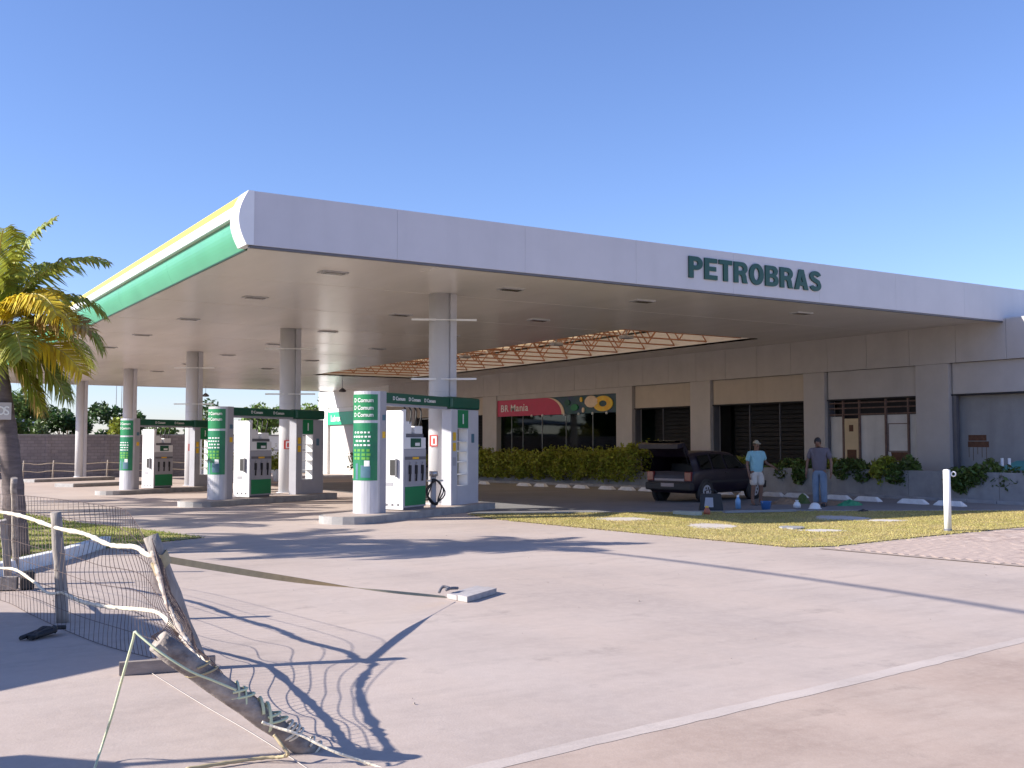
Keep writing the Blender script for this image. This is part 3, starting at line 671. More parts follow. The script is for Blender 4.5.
# the fire point plate on a pillar, behind the parked car
solo('pillar_notice', MB().box(WX-.03, WX-.006, 32.25, 33.05, .92, 1.28, .004), M['red'], 'red notice plate on the pillar behind the parked car', 'sign', Vector((WX-.02,32.6,1.0)))

# ------------------------------------------------------------------ planter, hedge, wheel stops
PX = 27.3
pl = thing('planter', 'long low grey planter wall along the front of the building', 'planter', (PX, 13, 0))
y = 12.0
while y < 58:
    y2 = min(y+3.0, 58); b = MB().box(PX, PX+.16, y+.004, y2-.004, gz(y)-.5, gz(y)+(.62 if y > 31 else .82), .01)
    part('wall_block', b, M['planter'], pl, w=True); y = y2
part('soil_bed', MB().box(PX+.17, WX-.05, 12, 58, -.9, .02), M['soil'], pl, w=True)
def leafcloud(n, samp, size, m, name, parent, w=True, aspect=.5):
    V = []; F = []; off = base_of(parent) if parent else Vector()
    for _ in range(n):
        p = Vector(samp())-off; s = size*rng.uniform(.55,1.25)
        d = Vector((rng.gauss(0,1), rng.gauss(0,1), rng.gauss(0,.8))).normalized(); q = d.cross(Vector((rng.gauss(0,1), rng.gauss(0,1), rng.gauss(0,1)))).normalized()
        nn = d.cross(q)*s*.18; i = len(V)
        V += [p-d*s, p+q*s*aspect+nn, p+d*s, p-q*s*aspect+nn]; F += [(i,i+1,i+2),(i,i+2,i+3)]
    me = bpy.data.meshes.new(name); me.from_pydata([tuple(v) for v in V], [], F); me.materials.append(m)
    o = bpy.data.objects.new(name, me); col.objects.link(o); o.parent = parent; return o
def bush(x, y, rx, ry, h, n, m, label, name='hedge_shrub', cat='shrub', group=None, z0=None, leaf=.085):
    z = gz(y) if z0 is None else z0
    t = thing(name, label, cat, (x, y, z), group=group)
    lob = [(rng.uniform(-.6,.6)*rx, rng.uniform(-.75,.75)*ry, h*rng.uniform(.35,.85), rng.uniform(.35,.6)) for _ in range(max(4, int(ry*7)))]
    def s():
        a = rng.choice(lob); d = Vector((rng.gauss(0,1), rng.gauss(0,1), rng.gauss(0,1))).normalized()*rng.uniform(.55,1.05)
        return (x+a[0]+d.x*rx*.55, y+a[1]+d.y*min(ry*.5,.55), z+max(.05, a[2]+d.z*h*.33))
    leafcloud(n, s, leaf, m, 'foliage', t)
    for k in range(3):
        dy = rng.uniform(-.5,.5)*ry; part('stem', MB().tube([(x+.05*k,y+dy,z+.0),(x+rng.uniform(-.1,.1),y+dy+.05,z+h*.7)],.02,5), M['trunk'], t, w=True)
    return t
def hedge(y0, y1, h, n, label, m, xo=0):
    yc_ = (y0+y1)/2; g = gz(yc_); t = thing('hedge_shrub', label, 'hedge', (PX, yc_, g), group='hedge shrubs along the planter'); ph = rng.uniform(0,6)
    def s():
        y = rng.uniform(y0-.12, y1+.12); q = rng.random(); hh = h*(1+.10*math.sin(y*2.3+ph)+.09*math.sin(y*5.1)+.05*math.sin(y*11)); x = PX+xo
        if q < .5: return (x-.50+rng.gauss(0,.11)+.12*math.sin(y*3.7), y, g+.30+.12*math.sin(y*4.3)+(hh-.3)*rng.random()**.75)
        if q < .85: return (x+rng.uniform(-.6,.9), y, g+hh+rng.gauss(0,.11))
        return (x+rng.uniform(-.5,.9), y, g+rng.uniform(.2,1)*hh)
    leafcloud(n, s, .085, m, 'foliage', t)
    for k in range(3): y = y0+(y1-y0)*(k+.5)/3; part('stem', MB().tube([(PX+.3,y,g),(PX+.1,y+.1,g+h*.8)],.025,5), M['trunk'], t, w=True)
hl = ['hedge shrub at the left end of the glass front','yellow green hedge shrub below the shop sign lettering','hedge shrub below the curved edge of the crimson sign','hedge shrub below the middle of the navy sign panel','hedge shrub below the yellow ring of the shop sign','hedge shrub in front of the pillar right of the glass front','hedge shrub right of the glass front, second from the car','tall bright hedge shrub just left of the parked car']
for k, lab in enumerate(hl):
    hedge(47.9-k*2.05, 49.9-k*2.05, 1.22+(.18 if k == 7 else 0)+.05*math.sin(k*2.1), 3200, lab, M['leaf'])
for k, lab in enumerate(('hedge shrub behind the green poster totem, beside the far white wall','hedge shrub behind the nearest totem, left of the pump cabinet')): hedge(57.5-k*5, 62-k*5, 1.2, 2600, lab, M['leaf'])
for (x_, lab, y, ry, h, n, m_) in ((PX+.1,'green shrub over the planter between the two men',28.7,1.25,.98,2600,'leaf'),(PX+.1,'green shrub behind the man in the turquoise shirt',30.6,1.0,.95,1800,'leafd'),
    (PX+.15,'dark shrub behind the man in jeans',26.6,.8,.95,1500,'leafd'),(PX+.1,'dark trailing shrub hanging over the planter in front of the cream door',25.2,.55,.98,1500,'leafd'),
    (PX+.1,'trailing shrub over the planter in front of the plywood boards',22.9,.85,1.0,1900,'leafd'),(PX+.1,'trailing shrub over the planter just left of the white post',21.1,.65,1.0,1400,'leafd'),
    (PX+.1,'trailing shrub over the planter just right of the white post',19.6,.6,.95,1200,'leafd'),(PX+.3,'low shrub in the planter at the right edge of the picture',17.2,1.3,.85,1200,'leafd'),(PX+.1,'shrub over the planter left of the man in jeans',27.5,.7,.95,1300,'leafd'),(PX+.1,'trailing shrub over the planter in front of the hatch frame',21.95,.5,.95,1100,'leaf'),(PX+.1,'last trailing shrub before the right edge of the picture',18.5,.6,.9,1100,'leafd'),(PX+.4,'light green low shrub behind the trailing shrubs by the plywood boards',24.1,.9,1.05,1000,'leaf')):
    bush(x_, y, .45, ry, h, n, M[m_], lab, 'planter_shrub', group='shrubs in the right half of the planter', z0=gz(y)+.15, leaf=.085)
# wheel stops
sb = MB(); sb.extrude([(-.09,-.55,0),(.09,-.55,0),(.05,-.38,.13),(-.05,-.38,.13)], (0,0,0.0001))
def stop_mesh():
    V = []
    for (z, hx, hy) in ((0,.10,.44),(.02,.10,.44),(.13,.06,.30)): V += [(-hx,-hy,z),(hx,-hy,z),(hx,hy,z),(-hx,hy,z)]
    F = [[3,2,1,0],[8,9,10,11]]
    for i in (0,4):
        for k in range(4): F.append([i+k,i+(k+1)%4,i+4+(k+1)%4,i+4+k])
    return MB().add(V, F).mesh('wheel_stop')
stop_me = stop_mesh(); stop_me.materials.append(M['white_kerb'])
SX = 24.55
stops = [(484,486),(524,487),(541,488),(563,489),(581,490),(607,491.5),(627,492.5),(648,493),(722,496),(750,497),(773,498),(796,499),(838,501),(868,502),(913,504.5),(950,506)]
for i, (px, py) in enumerate(stops):
    d = ray(px, py); t = SX/d.x; y = d.y*t
    o = bpy.data.objects.new('wheel_stop', stop_me); col.objects.link(o); o.location = (SX, y, gz(y)+.003); o.rotation_euler = (0,0,rng.gauss(0,.04))
    where = ['farthest white wheel stop, nearest the pump cabinet','white wheel stop second from the left below the hedge','white wheel stop third from the left below the hedge','white wheel stop fourth from the left below the hedge','white wheel stop fifth from the left below the hedge','white wheel stop third to the left of the car','white wheel stop second to the left of the car','white wheel stop touching the left edge of the car','white wheel stop mostly hidden behind the parked car','white wheel stop behind the front half of the car','white wheel stop beside the legs of the man in shorts','white wheel stop midway between the two men','white wheel stop just right of the man in jeans','white wheel stop behind the green tarpaulin','white wheel stop just left of the white post','white wheel stop just behind the white post']
    tag(o, where[i], 'wheel stop', 'white wheel stops along the planter')
# kerb strip along the drive, in front of the planter
kerb('kerb', [(26.4,12),(26.4,22),(26.4,34),(26.4,48)], .14, .09, M['planter'], 'grey kerb behind the wheel stops below the hedge')

# ------------------------------------------------------------------ pump islands
def island(ax, ay, rot, full, labels, hi=False):
    g = gz(ay); nm = labels[0]
    isl = thing('pump_island', 'raised concrete island under the '+nm, 'island', (ax, ay, g), rot, 'raised pump islands')
    poly = []
    for k in range(9): t = math.pi/2+math.pi*k/8; poly.append((-.55+.62*math.cos(t)*.9, .32+.62*math.sin(t)))
    poly += [(5.0,-.30),(5.0,1.30),(2.6,1.30),(2.3,.94)]
    b = MB().prism(poly, -.2, .15); part('kerb_block', b, M['kerb'], isl)
    part('top_slab', MB().prism([(p[0]*.97+.03, (p[1]-.32)*.86+.32) for p in poly], .151, .156), M['concrete'], isl)
    if not full: return
    t = thing('pump_gantry', 'white and green poster totem, header and shelf cabinet, '+nm, 'pump gantry', (ax, ay, g+.156), rot, 'pump gantries on the islands')
    H = 2.60
    # totem: a rounded end, flat flanks
    def tot(x0, z0, z1, ex=0, part_arc=None):
        P = []; n = 14; a0, a1 = (math.pi/2, 3*math.pi/2) if part_arc is None else part_arc
        for k in range(n+1): q = a0+(a1-a0)*k/n; P.append((.16+(.24+ex)*math.cos(q)+x0, .32+(.32+ex)*math.sin(q)))
        return P
    body = MB().prism(tot(0,0,H)+[(.36,0),(.36,.64)], 0, H); tb = part('totem', body, M['alu'], t)
    for (z0, z1, m_) in ((1.98,2.53,'green'),(.70,1.92,'poster')):
        A = tot(0,0,0,.006,(math.pi*.56,math.pi*1.40)); B_ = tot(0,0,0,.001,(math.pi*.56,math.pi*1.40))
        pp = part('poster', MB().prism(A+B_[::-1], z0, z1), M[m_], tb)
        # print lines, laid on the curved sheet
        def bar(q0, q1, za, zb, mm, nm_='print'):
            A2 = tot(0,0,0,.010,(q0,q1)); B2 = tot(0,0,0,.0065,(q0,q1)); part(nm_, MB().prism(A2+B2[::-1], za, zb), mm, pp)
        if m_ == 'green':
            for z in (2.36,2.20,2.05) if hi else (2.36,2.20):
                me = text_mesh('D Comum', .09, .012, .001, 'print_line'); w_ = size_x(me); x0_ = min(v.co.x for v in me.vertices)
                for v in me.vertices:
                    q = math.pi*(.80+.48*(v.co.x-x0_)/w_); rr = .012-v.co.y*.5
                    v.co = (.16+(.24+rr)*math.cos(q), .32+(.32+rr)*math.sin(q), z+v.co.z)
                me.materials.append(M['white']); o = bpy.data.objects.new('print_line', me); col.objects.link(o); o.parent = pp; o['kind'] = 'stuff'
        else:
            for i, z in enumerate((1.70,1.61,1.52,1.43)):
                L_ = [.82,.78,.86,.80][i]; nl = [5,6,4,5][i]
                for j in range(nl):
                    q0 = math.pi*(L_+(1.24-L_)*j/nl); bar(q0, q0+math.pi*(1.24-L_)/nl*rng.uniform(.5,.75), z, z+.036, M['white'])
            for z in (1.31,1.22,1.14):
                for j in range(4): bar(math.pi*(.80+.11*j), math.pi*(.80+.11*j+rng.uniform(.06,.09)), z, z+.055, M['lime'])
            bar(math.pi*.86, math.pi*.93, .72, 1.06, M['blue']); bar(math.pi*1.0, math.pi*1.22, .76, 1.02, M['blue']); bar(math.pi*.62, math.pi*.74, .74, .95, M['cream']); bar(math.pi*1.08,math.pi*1.2,1.0,1.12,M['white'])
    part('edge_strip', MB().box(.165,.40,-.004,.03,.0,H+.004), M['pump_grey'], tb)
    part('number_plate', MB().box(.24,.36,-.010,-.005,1.98,2.10), M['blue'], tb)
    part('sticker', MB().box(.24,.36,-.010,-.005,1.60,1.74), M['orange'], tb)
    # header beam
    hd = part('header_beam', MB().box(.36,3.23,.04,.24,2.36,2.59,.02), M['dkgreen'], t)
    me = text_mesh('D Comum', .085, .008, .004)
    for k, x0 in enumerate((.72,1.38,2.06) if hi else (1.2,2.2)):
        m2 = me.copy(); xform(m2, Matrix.Translation((x0,.032,2.43))); m2.materials.append(M['white']); o = bpy.data.objects.new('header_lettering', m2); col.objects.link(o); o.parent = hd
    part('header_end', MB().box(3.24,4.70,-.03,.28,2.32,2.61,.05), M['dkgreen'], t)
    part('soffit_rail', MB().box(.4,3.2,.08,.2,2.30,2.359), M['pump_grey'], t)
    # shelf cabinet, open front and back
    cb = MB(); cb.box(3.27,3.56,0,.27,0,2.31,.01); cb.box(4.12,4.66,0,.27,0,2.31,.01); cb.box(3.56,4.12,.0,.27,0,.46); cb.box(3.56,4.12,.0,.27,1.84,2.31)
    cp = part('cabinet', cb, M['pump_grey'] if not hi else mat('cabinet_grey', (.52,.52,.57), .4, var=.05), t)
    part('cabinet_liner', MB().box(4.09,4.119,.01,.26,.461,1.839).box(3.561,3.59,.01,.26,.461,1.839), M['white'], cp)
    part('cabinet_sign', MB().box(3.58,4.10,-.012,-.002,1.86,2.30), M['green'], cp)
    part('cabinet_figure', MB().box(3.81,3.86,-.016,-.0125,1.96,2.2), M['white'], cp)
    for z in (.72,1.02,1.28,1.52): part('shelf', MB().box(3.591,4.089,.02,.25,z,z+.02), M['white'], cp)
    for z, m_ in ((1.30,'orange'),(1.55,'orange'),(.95,'pump_grey')): part('sticker', MB().box(3.34,3.49,-.008,-.002,z,z+.2), M[m_], cp)
    part('sticker', MB().box(4.28,4.42,-.008,-.002,1.5,1.72), M['blue'], cp)
    # dispenser: a thing of its own
    d = thing('fuel_pump', 'white fuel dispenser with black hoses, '+nm, 'fuel pump', (ax, ay, g+.156), rot, 'fuel dispensers on the islands')
    x0, x1, y0, y1 = 1.16, 2.12, .02, .60
    bd = part('body', MB().box(x0,x1,y0,y1,.06,1.36,.012), M['pump_grey'] if not hi else mat('dispenser_grey', (.40,.40,.44), .4, var=.05), d)
    part('base', MB().box(x0+.04,x1-.04,y0+.03,y1-.03,0,.06), M['pump_dk'], d)
    part('end_panel', MB().box(x0-.03,x0-.002,y0,y1,.02,2.22,.008), M['pump_white'], d)
    part('corner_post', MB().box(x0-.002,x0+.07,y0-.005,y0+.06,1.361,2.24), M['pump_white'], d)
    sl = part('card_slot', MB().box(x0-.045,x0-.031,.18,.36,.78,1.12,.004), M['black'], d)
    part('slot_hood', MB().box(x0-.08,x0-.046,.16,.20,.74,1.14), M['pump_dk'], sl)
    part('notice', MB().box(x0-.036,x0-.031,.28,.46,.54,.62), M['pump_grey'], d)
    for k in range(3): part('vent', MB().box(x0-.036,x0-.031,.12+.15*k,.17+.15*k,.10,.15), M['pump_dk'], d)
    part('lower_panel', MB().box(x0+.05,x1-.03,y0-.012,y0-.002,.10,.52,.003), M['green'], d)
    nz = part('nozzle_panel', MB().box(x0+.05,x1-.03,y0-.010,y0-.002,.55,1.10,.003), M['pump_grey'], d)
    for k in range(3):
        xx = x0+.2+.27*k; n_ = part('nozzle', MB().box(xx-.025,xx+.025,y0-.07,y0-.011,.80,1.0,.01).beam((xx,y0-.05,.82),(xx,y0-.04,.64),.03), M['black'], d)
        part('spout', MB().tube([(xx,y0-.05,.98),(xx,y0-.06,1.03),(xx,y0-.03,1.06)],.012,6), M['steel'], n_)
    part('stripe', MB().box(x0+.05,x1-.03,y0-.012,y0-.002,1.12,1.19), M['pump_dk'], d); part('price_tag', MB().box(x0+.35,x0+.62,y0-.016,y0-.0125,1.13,1.18), M['orange'], d)
    hb = part('display_head', MB().box(x0+.02,x1-.01,y0+.0,y1,1.362,1.62,.012), M['pump_white'], d)
    part('display', MB().box(x0+.28,x0+.72,y0-.010,y0-.002,1.40,1.60), M['dkgreen'], hb); part('readout', MB().box(x0+.46,x0+.66,y0-.014,y0-.0105,1.43,1.50), M['white'], hb)
    for k in range(2): part('hose_box', MB().box(x0+.08+.48*k,x0+.42+.48*k,y0+.06,y1-.06,1.70,1.88+.1*(1-k),.015), M['pump_white'], d)
    part('head_rail', MB().box(x0+.04,x1-.04,y0+.05,y1-.05,1.622,1.699), M['pump_dk'], d)
    for k in range(4):
        xx = x0+.14+.22*k
        part('hose', MB().tube(smooth_line([(xx,.12,1.86),(xx-.03,.05,2.07),(xx+.05,.10,2.24),(xx+.02,.2,2.38)],4),.018,6), M['black'], d)
IDIR = R(32)
# anchors: near corner of each totem
def anchor(px, py, z): p = gnd(px, py, z); return p.x, p.y
island(9.47,20.6,IDIR,True,('nearest pump set',),True)
island(8.86,29.35,IDIR,True,('middle pump set',))
island(8.75,40.2,IDIR,True,('farthest pump set',))
def lowisl(x, y, rot, L, lab):
    isl = thing('pump_island', lab, 'island', (x, y, gz(y)), rot, 'raised pump islands')
    part('kerb_block', MB().box(0,L,-.6,.6,-.2,.16,.03), M['kerb'], isl); part('top_slab', MB().box(.1,L-.1,-.5,.5,.161,.165), M['concrete'], isl)
lowisl(8.3,51.5,IDIR,5.2,'low empty concrete island in front of the fourth column')
lowisl(8.2,62.5,IDIR,5.6,'low empty concrete island at the foot of the farthest column')
# air and water unit at the first column
c0 = COLS[0]; base = Vector((9.47+2.5*.848-.05*.53*0-.02, 20.6+2.5*.53+.05, gz(22)+.156))
au = thing('air_hose_unit', 'tangled black air hose on a small stand at the nearest column', 'air unit', base)
part('stand', MB().box(base.x-.06,base.x+.06,base.y-.04,base.y+.04,base.z,base.z+.72,.01), M['pump_grey'], au, w=True)
part('gauge', MB().cyl((base.x,base.y-.01),.10,base.z+.72,base.z+.84,14), M['steel'], au, w=True)
for k in range(3):
    pts = [(base.x+(.15+.03*k)*math.cos(t)+.04*math.sin(3*t+k), base.y-.08-.02*k, base.z+.36+(.30-.02*k)*math.sin(t)) for t in [i*2*math.pi/22 for i in range(23)]]
    part('hose_coil', MB().tube(pts,.016,6,False), M['black'], au, w=True)
part('bracket', MB().beam((base.x-.2,base.y-.06,base.z+.62),(base.x+.22,base.y-.06,base.z+.62),.04), M['steel'], au, w=True)
# fire signs on the columns
for i, nm in enumerate(('nearest','second','third')):
    x, y = COLS[i]; a_ = R(212) if i == 0 else R(250); p = Vector((x-.04+.275*math.cos(a_), y+.275*math.sin(a_), gz(y)+1.72))
    Mx = Matrix.Translation(p)@Matrix.Rotation(a_+R(90),4,'Z')
    t = thing('fire_sign', 'small red and white fire extinguisher sign on the '+nm+' column', 'sign', p, a_+R(90), 'fire signs on the columns')
    part('plate', MB().box(-.11,.11,-.02,0,-.14,.14,.004), M['red'], t); part('panel', MB().box(-.05,.09,-.024,-.0205,-.11,.11), M['white'], t); part('pictogram', MB().box(-.01,.05,-.028,-.0245,-.08,.06), M['red'], t)

# ------------------------------------------------------------------ parked car, tail towards the camera, hatch up
def car():
    t = thing('parked_car', 'dark plum estate car with its tailgate open and nose towards the planter', 'car', (19.62, 23.05, gz(23)), R(14))
    W = .80; Lc = 4.0
    # stations along x (0 = rear): x, half width, sill z, belt z, roof z (None = bonnet), roof half width
    ST = [(0,.74,.34,.66,None,0),(.06,.775,.27,.86,None,0),(.10,.78,.26,.88,1.34,.58),(.45,.80,.24,.89,1.41,.60),(1.0,.81,.24,.90,1.43,.61),(1.7,.815,.24,.90,1.43,.61),(2.2,.815,.24,.90,1.40,.60),(2.42,.81,.24,.90,1.31,.59),(2.95,.80,.24,.91,.93,.66),(3.05,.80,.24,.90,.905,.66),(3.6,.77,.25,.82,.83,.62),(3.85,.74,.28,.74,.76,.58),(3.96,.68,.34,.60,.62,.52)]
    b = MB(); V = []; F = []
    def sec(s):
        x, w, zs, zb, zr, wr = s
        if zr is None: zr, wr = zb+.004, w*.9
        h = [(0,zs),(w*.82,zs),(w*.97,zs+.10),(w,zs+(zb-zs)*.5),(w*.985,zb-.03),(w*.955,zb),(wr+(w*.955-wr)*.45,zb+(zr-zb)*.55),(wr,zr-.035*(1 if zr-zb > .1 else .1)),(wr*.75,zr),(0,zr+.012)]
        return [(x,-y,z) for y, z in h]+[(x,y,z) for y, z in h[-2:0:-1]]
    n = len(sec(ST[0]))
    for s in ST: V += sec(s)
    for i in range(len(ST)-1):
        for k in range(n):
            if i == 1 and 5 <= k <= 12: continue              # the open rear
            F.append([i*n+k, i*n+(k+1) % n, (i+1)*n+(k+1) % n, (i+1)*n+k])
    F.append([k for k in range(n)]); F.append([(len(ST)-1)*n+k for k in range(n)][::-1])
    b.add(V, F, True); body = part('body', b, M['carpaint'], t)
    def glass(name, pts, y): # side panes; pts (x,z)
        for s in (-1, 1):
            def yy(z): return s*(.775-(z-.90)*.33+.012)
            part(name, MB().extrude([(p[0], yy(p[1]), p[1]) for p in pts], (0, s*.006, 0)), M['carglass'], body)
    glass('side_window', [(.42,.93),(.40,1.30),(.95,1.34),(1.0,.93)], 0); glass('side_window', [(1.08,.93),(1.05,1.345),(1.62,1.345),(1.70,.93)], 0); glass('side_window', [(1.78,.93),(1.72,1.34),(2.28,1.29),(2.66,.94)], 0)
    part('windscreen', MB().extrude([(2.47,-.55,1.29),(2.47,.55,1.29),(2.95,.63,.95),(2.95,-.63,.95)], (.03,0,.02)), M['carglass'], body)
    part('rear_bumper', MB().box(-.09,.12,-.78,.78,.34,.56,.04), M['cartrim'], t)
    part('front_bumper', MB().box(3.86,4.04,-.72,.72,.32,.54,.04), M['cartrim'], t)
    for s in (-1, 1):
        part('tail_lamp', MB().box(-.03,.09,s*.64-.11,s*.64+.11,.60,.86,.02), M['lamp'], t)
        part('side_moulding', MB().box(.75,3.0,s*.823-.008,s*.823+.008,.55,.60), M['cartrim'], t)
        m_ = part('mirror', MB().box(2.40,2.52,s*.92-.08,s*.92+.08,.93,1.05,.02), M['cartrim'], t)
        part('door_handle', MB().box(1.62,1.76,s*.818-.012,s*.818+.012,.80,.83), M['cartrim'], body)
        part('wheel_arch', MB().tube([(.64,s*.70,.30),(.64,s*.818,.30)],.355,24), M['black'], t); part('wheel_arch', MB().tube([(3.18,s*.70,.30),(3.18,s*.812,.30)],.355,24), M['black'], t)
    part('load_sill', MB().box(-.015,.05,-.50,.50,.60,.665,.01), M['plate'], t)
    part('number_plate', MB().box(-.095,-.088,-.22,.22,.44,.54), M['plate'], t)
    part('cabin_floor', MB().box(.1,2.6,-.70,.70,.56,.58), M['cartrim'], t)
    for y in (-.36,.36): part('seat', MB().box(1.45,1.62,y-.25,y+.25,.58,1.18,.05).box(1.62,2.05,y-.25,y+.25,.58,.72,.04), M['cartrim'], t)
    part('rear_seat', MB().box(.95,1.08,-.62,.62,.58,1.08,.04), M['cartrim'], t)
    for x in (.64, 3.18):
        for s in (-1, 1):
            wh = part('wheel', MB().tube([(x,s*.63,.29),(x,s*.80,.29)],.24,20), M['black'], t)
            V = []; prof = [(.19,.60),(.27,.605),(.295,.64),(.295,.79),(.275,.825),(.19,.83)]
            tb = MB(); nn = 28
            for (r_, y_) in prof:
                for k in range(nn): a_ = 2*math.pi*k/nn; V.append((x+r_*math.cos(a_), s*y_, .297+r_*math.sin(a_)))
            tb.add(V, [[i*nn+k, i*nn+(k+1)%nn, (i+1)*nn+(k+1)%nn, (i+1)*nn+k] for i in range(len(prof)-1) for k in range(nn)], True)
            part('tyre', tb, M['black'], wh)
            rb = MB().tube([(x,s*.815,.297),(x,s*.84,.297)],.19,24)
            rm = part('rim', rb, M['rim'], wh)
            hole = MB()
            for k in range(6):
                a_ = math.pi/3*k; cx2, cz2 = x+.115*math.cos(a_), .297+.115*math.sin(a_)
                hole.tube([(cx2,s*.835,cz2),(cx2,s*.843,cz2)],.034,10)
            part('rim_hole', hole, M['black'], wh)
    # tailgate swung up from the roof edge
    hg = Vector((.14,0,1.395)); a_ = R(33)
    def tg(u, y, dz=0): return (hg.x-u*math.cos(a_)+0, y, hg.z+u*math.sin(a_)+dz)
    P = [(0,.57,0),(.25,.62,.04),(.46,.68,.03),(.55,.70,-.03),(.80,.68,-.20)]
    V = []; F = []
    for (u, w, dz) in P:
        for (yy, d2) in ((-w,0),(w,0),(w*.97,-.13),(-w*.97,-.13)): V.append(tg(u, yy, dz+d2))
    for i in range(len(P)-1):
        for k in range(4): F.append([4*i+k,4*i+(k+1)%4,4*i+4+(k+1)%4,4*i+4+k])
    F += [[3,2,1,0],[4*(len(P)-1)+k for k in range(4)]]
    gate = part('tailgate', MB().add(V, F), M['carpaint'], t)
    part('rear_glass', MB().add([tg(.08,-.47,.030),tg(.08,.47,.030),tg(.5,.56,.048),tg(.5,-.56,.048),tg(.08,-.47,.038),tg(.08,.47,.038),tg(.5,.56,.056),tg(.5,-.56,.056)],[[3,2,1,0],[4,5,6,7],[0,1,5,4],[1,2,6,5],[2,3,7,6],[3,0,4,7]]), M['carglass'], gate)
    for s in (-1, 1): part('gas_strut', MB().tube([(.12,s*.60,1.02),tg(.42,s*.60,-.04)],.012,6), M['black'], gate)
    return t
car()

# ------------------------------------------------------------------ people
def skinned(name, J, E_, m, parent, root, sub=2):
    keys = list(J); me = bpy.data.meshes.new(name)
    me.from_pydata([J[k][0] for k in keys], [(keys.index(a), keys.index(b)) for a, b in E_], [])
    o = bpy.data.objects.new(name, me); col.objects.link(o); me.materials.append(m)
    md = o.modifiers.new('skin', 'SKIN'); md.use_smooth_shade = True
    if not me.skin_vertices: 
        bpy.context.view_layer.objects.active = o
    sv = me.skin_vertices[0].data if me.skin_vertices else None
    if sv is None: return o
    for i, k in enumerate(keys):
        r_ = J[k][1]; sv[i].radius = r_ if isinstance(r_, tuple) else (r_, r_); sv[i].use_root = (k == root)
    s = o.modifiers.new('sub', 'SUBSURF'); s.levels = sub; s.render_levels = sub
    dg = bpy.context.evaluated_depsgraph_get(); m2 = bpy.data.meshes.new_from_object(o.evaluated_get(dg)); m2.name = name
    bpy.data.objects.remove(o); m2.materials.clear(); m2.materials.append(m)
    for p in m2.polygons: p.use_smooth = True
    q = bpy.data.objects.new(name, m2); col.objects.link(q); q.parent = parent; return q
def man(loc, rz, H, label, larm, rarm, head_off, shirt, legs, jeans, cap):
    t = thing('person', label, 'person', loc, rz); k = H/1.75
    def v(x, y, z): return (x*k, y*k, z*k)
    J = {'pel': (v(0,0,.95), (.15*k,.11*k)), 'wst': (v(0,.0,1.10), (.145*k,.105*k)), 'chs': (v(0,.01,1.30), (.165*k,.115*k)), 'up': (v(0,.015,1.43), (.12*k,.085*k)), 'nk': (v(0,.0,1.50), .052*k),
         'hd': (v(head_off[0]*.5, head_off[1]*.5-.01, 1.575+head_off[2]*.5), (.066*k,.075*k)), 'hd2': (v(head_off[0], head_off[1]-.01, 1.66+head_off[2]), (.074*k,.092*k)), 'hd3': (v(head_off[0], head_off[1], 1.715+head_off[2]), (.05*k,.065*k))}
    E_ = [('pel','wst'),('wst','chs'),('chs','up'),('up','nk'),('nk','hd'),('hd','hd2'),('hd2','hd3')]
    J['nose'] = (v(head_off[0], head_off[1]-.115, 1.625+head_off[2]), .012*k); E_.append(('hd2','nose'))
    for s, arm, L in ((1, larm, 'l'), (-1, rarm, 'r')):
        J[L+'sh'] = (v(s*.19,.015,1.41), .06*k); E_.append(('up', L+'sh'))
        el, wr = arm
        J[L+'el'] = (v(*el), .042*k); J[L+'wr'] = (v(*wr), .029*k); E_ += [(L+'sh',L+'el'),(L+'el',L+'wr')]
        e, w = Vector(el), Vector(wr); d = (w-e).normalized(); sd_ = d.cross(Vector((0,1,0)) if abs(d.y) < .9 else Vector((1,0,0))).normalized(); fw = sd_.cross(d)
        pm = w+d*.075; J[L+'pm'] = (v(*pm), (.040*k,.020*k)); E_.append((L+'wr', L+'pm'))
        for fi, (off, ln) in enumerate(((-.032,.07),(-.011,.085),(.011,.08),(.031,.06))):
            b0 = pm+d*.03+fw*off; b1 = b0+d*ln*.5+sd_*(-.008*s); b2 = b0+d*ln+sd_*(-.022*s)
            J[L+'f%da' % fi] = (v(*b0), .0095*k); J[L+'f%db' % fi] = (v(*b1), .0085*k); J[L+'f%dc' % fi] = (v(*b2), .007*k)
            E_ += [(L+'pm', L+'f%da' % fi), (L+'f%da' % fi, L+'f%db' % fi), (L+'f%db' % fi, L+'f%dc' % fi)]
        th = w+d*.03-fw*.045; t2 = w+d*.085-fw*.062; J[L+'t1'] = (v(*th), .011*k); J[L+'t2'] = (v(*t2), .009*k); E_ += [(L+'wr', L+'t1'), (L+'t1', L+'t2')]
        hp, kn, an = legs[0 if s > 0 else 1]
        J[L+'hp'] = (v(*hp), .095*k); J[L+'kn'] = (v(*kn), .06*k); J[L+'cf'] = (v((kn[0]+an[0])/2,(kn[1]+an[1])/2+.015,kn[2]*.62+an[2]*.38), .058*k); J[L+'an'] = (v(*an), .038*k); J[L+'hl'] = (v(an[0],an[1]+.02,.045), .038*k); J[L+'to'] = (v(an[0]+s*.04,an[1]-.17,.035), (.045*k,.03*k))
        E_ += [('pel',L+'hp'),(L+'hp',L+'kn'),(L+'kn',L+'cf'),(L+'cf',L+'an'),(L+'an',L+'hl'),(L+'an',L+'to')]
    skinned('body', J, E_, M['skin'], t, 'pel')
    S = {q: J[q] for q in ('pel','wst','chs','up')}; S = {q: (a, tuple(x+.028*k for x in (r_ if isinstance(r_, tuple) else (r_, r_)))) for q, (a, r_) in S.items()}
    S['pel'] = (v(0,0,.81), (.20*k,.15*k)); S['wst'] = (S['wst'][0], (.20*k,.145*k)); S['chs'] = (S['chs'][0], (.21*k,.15*k)); SE = [('pel','wst'),('wst','chs'),('chs','up')]
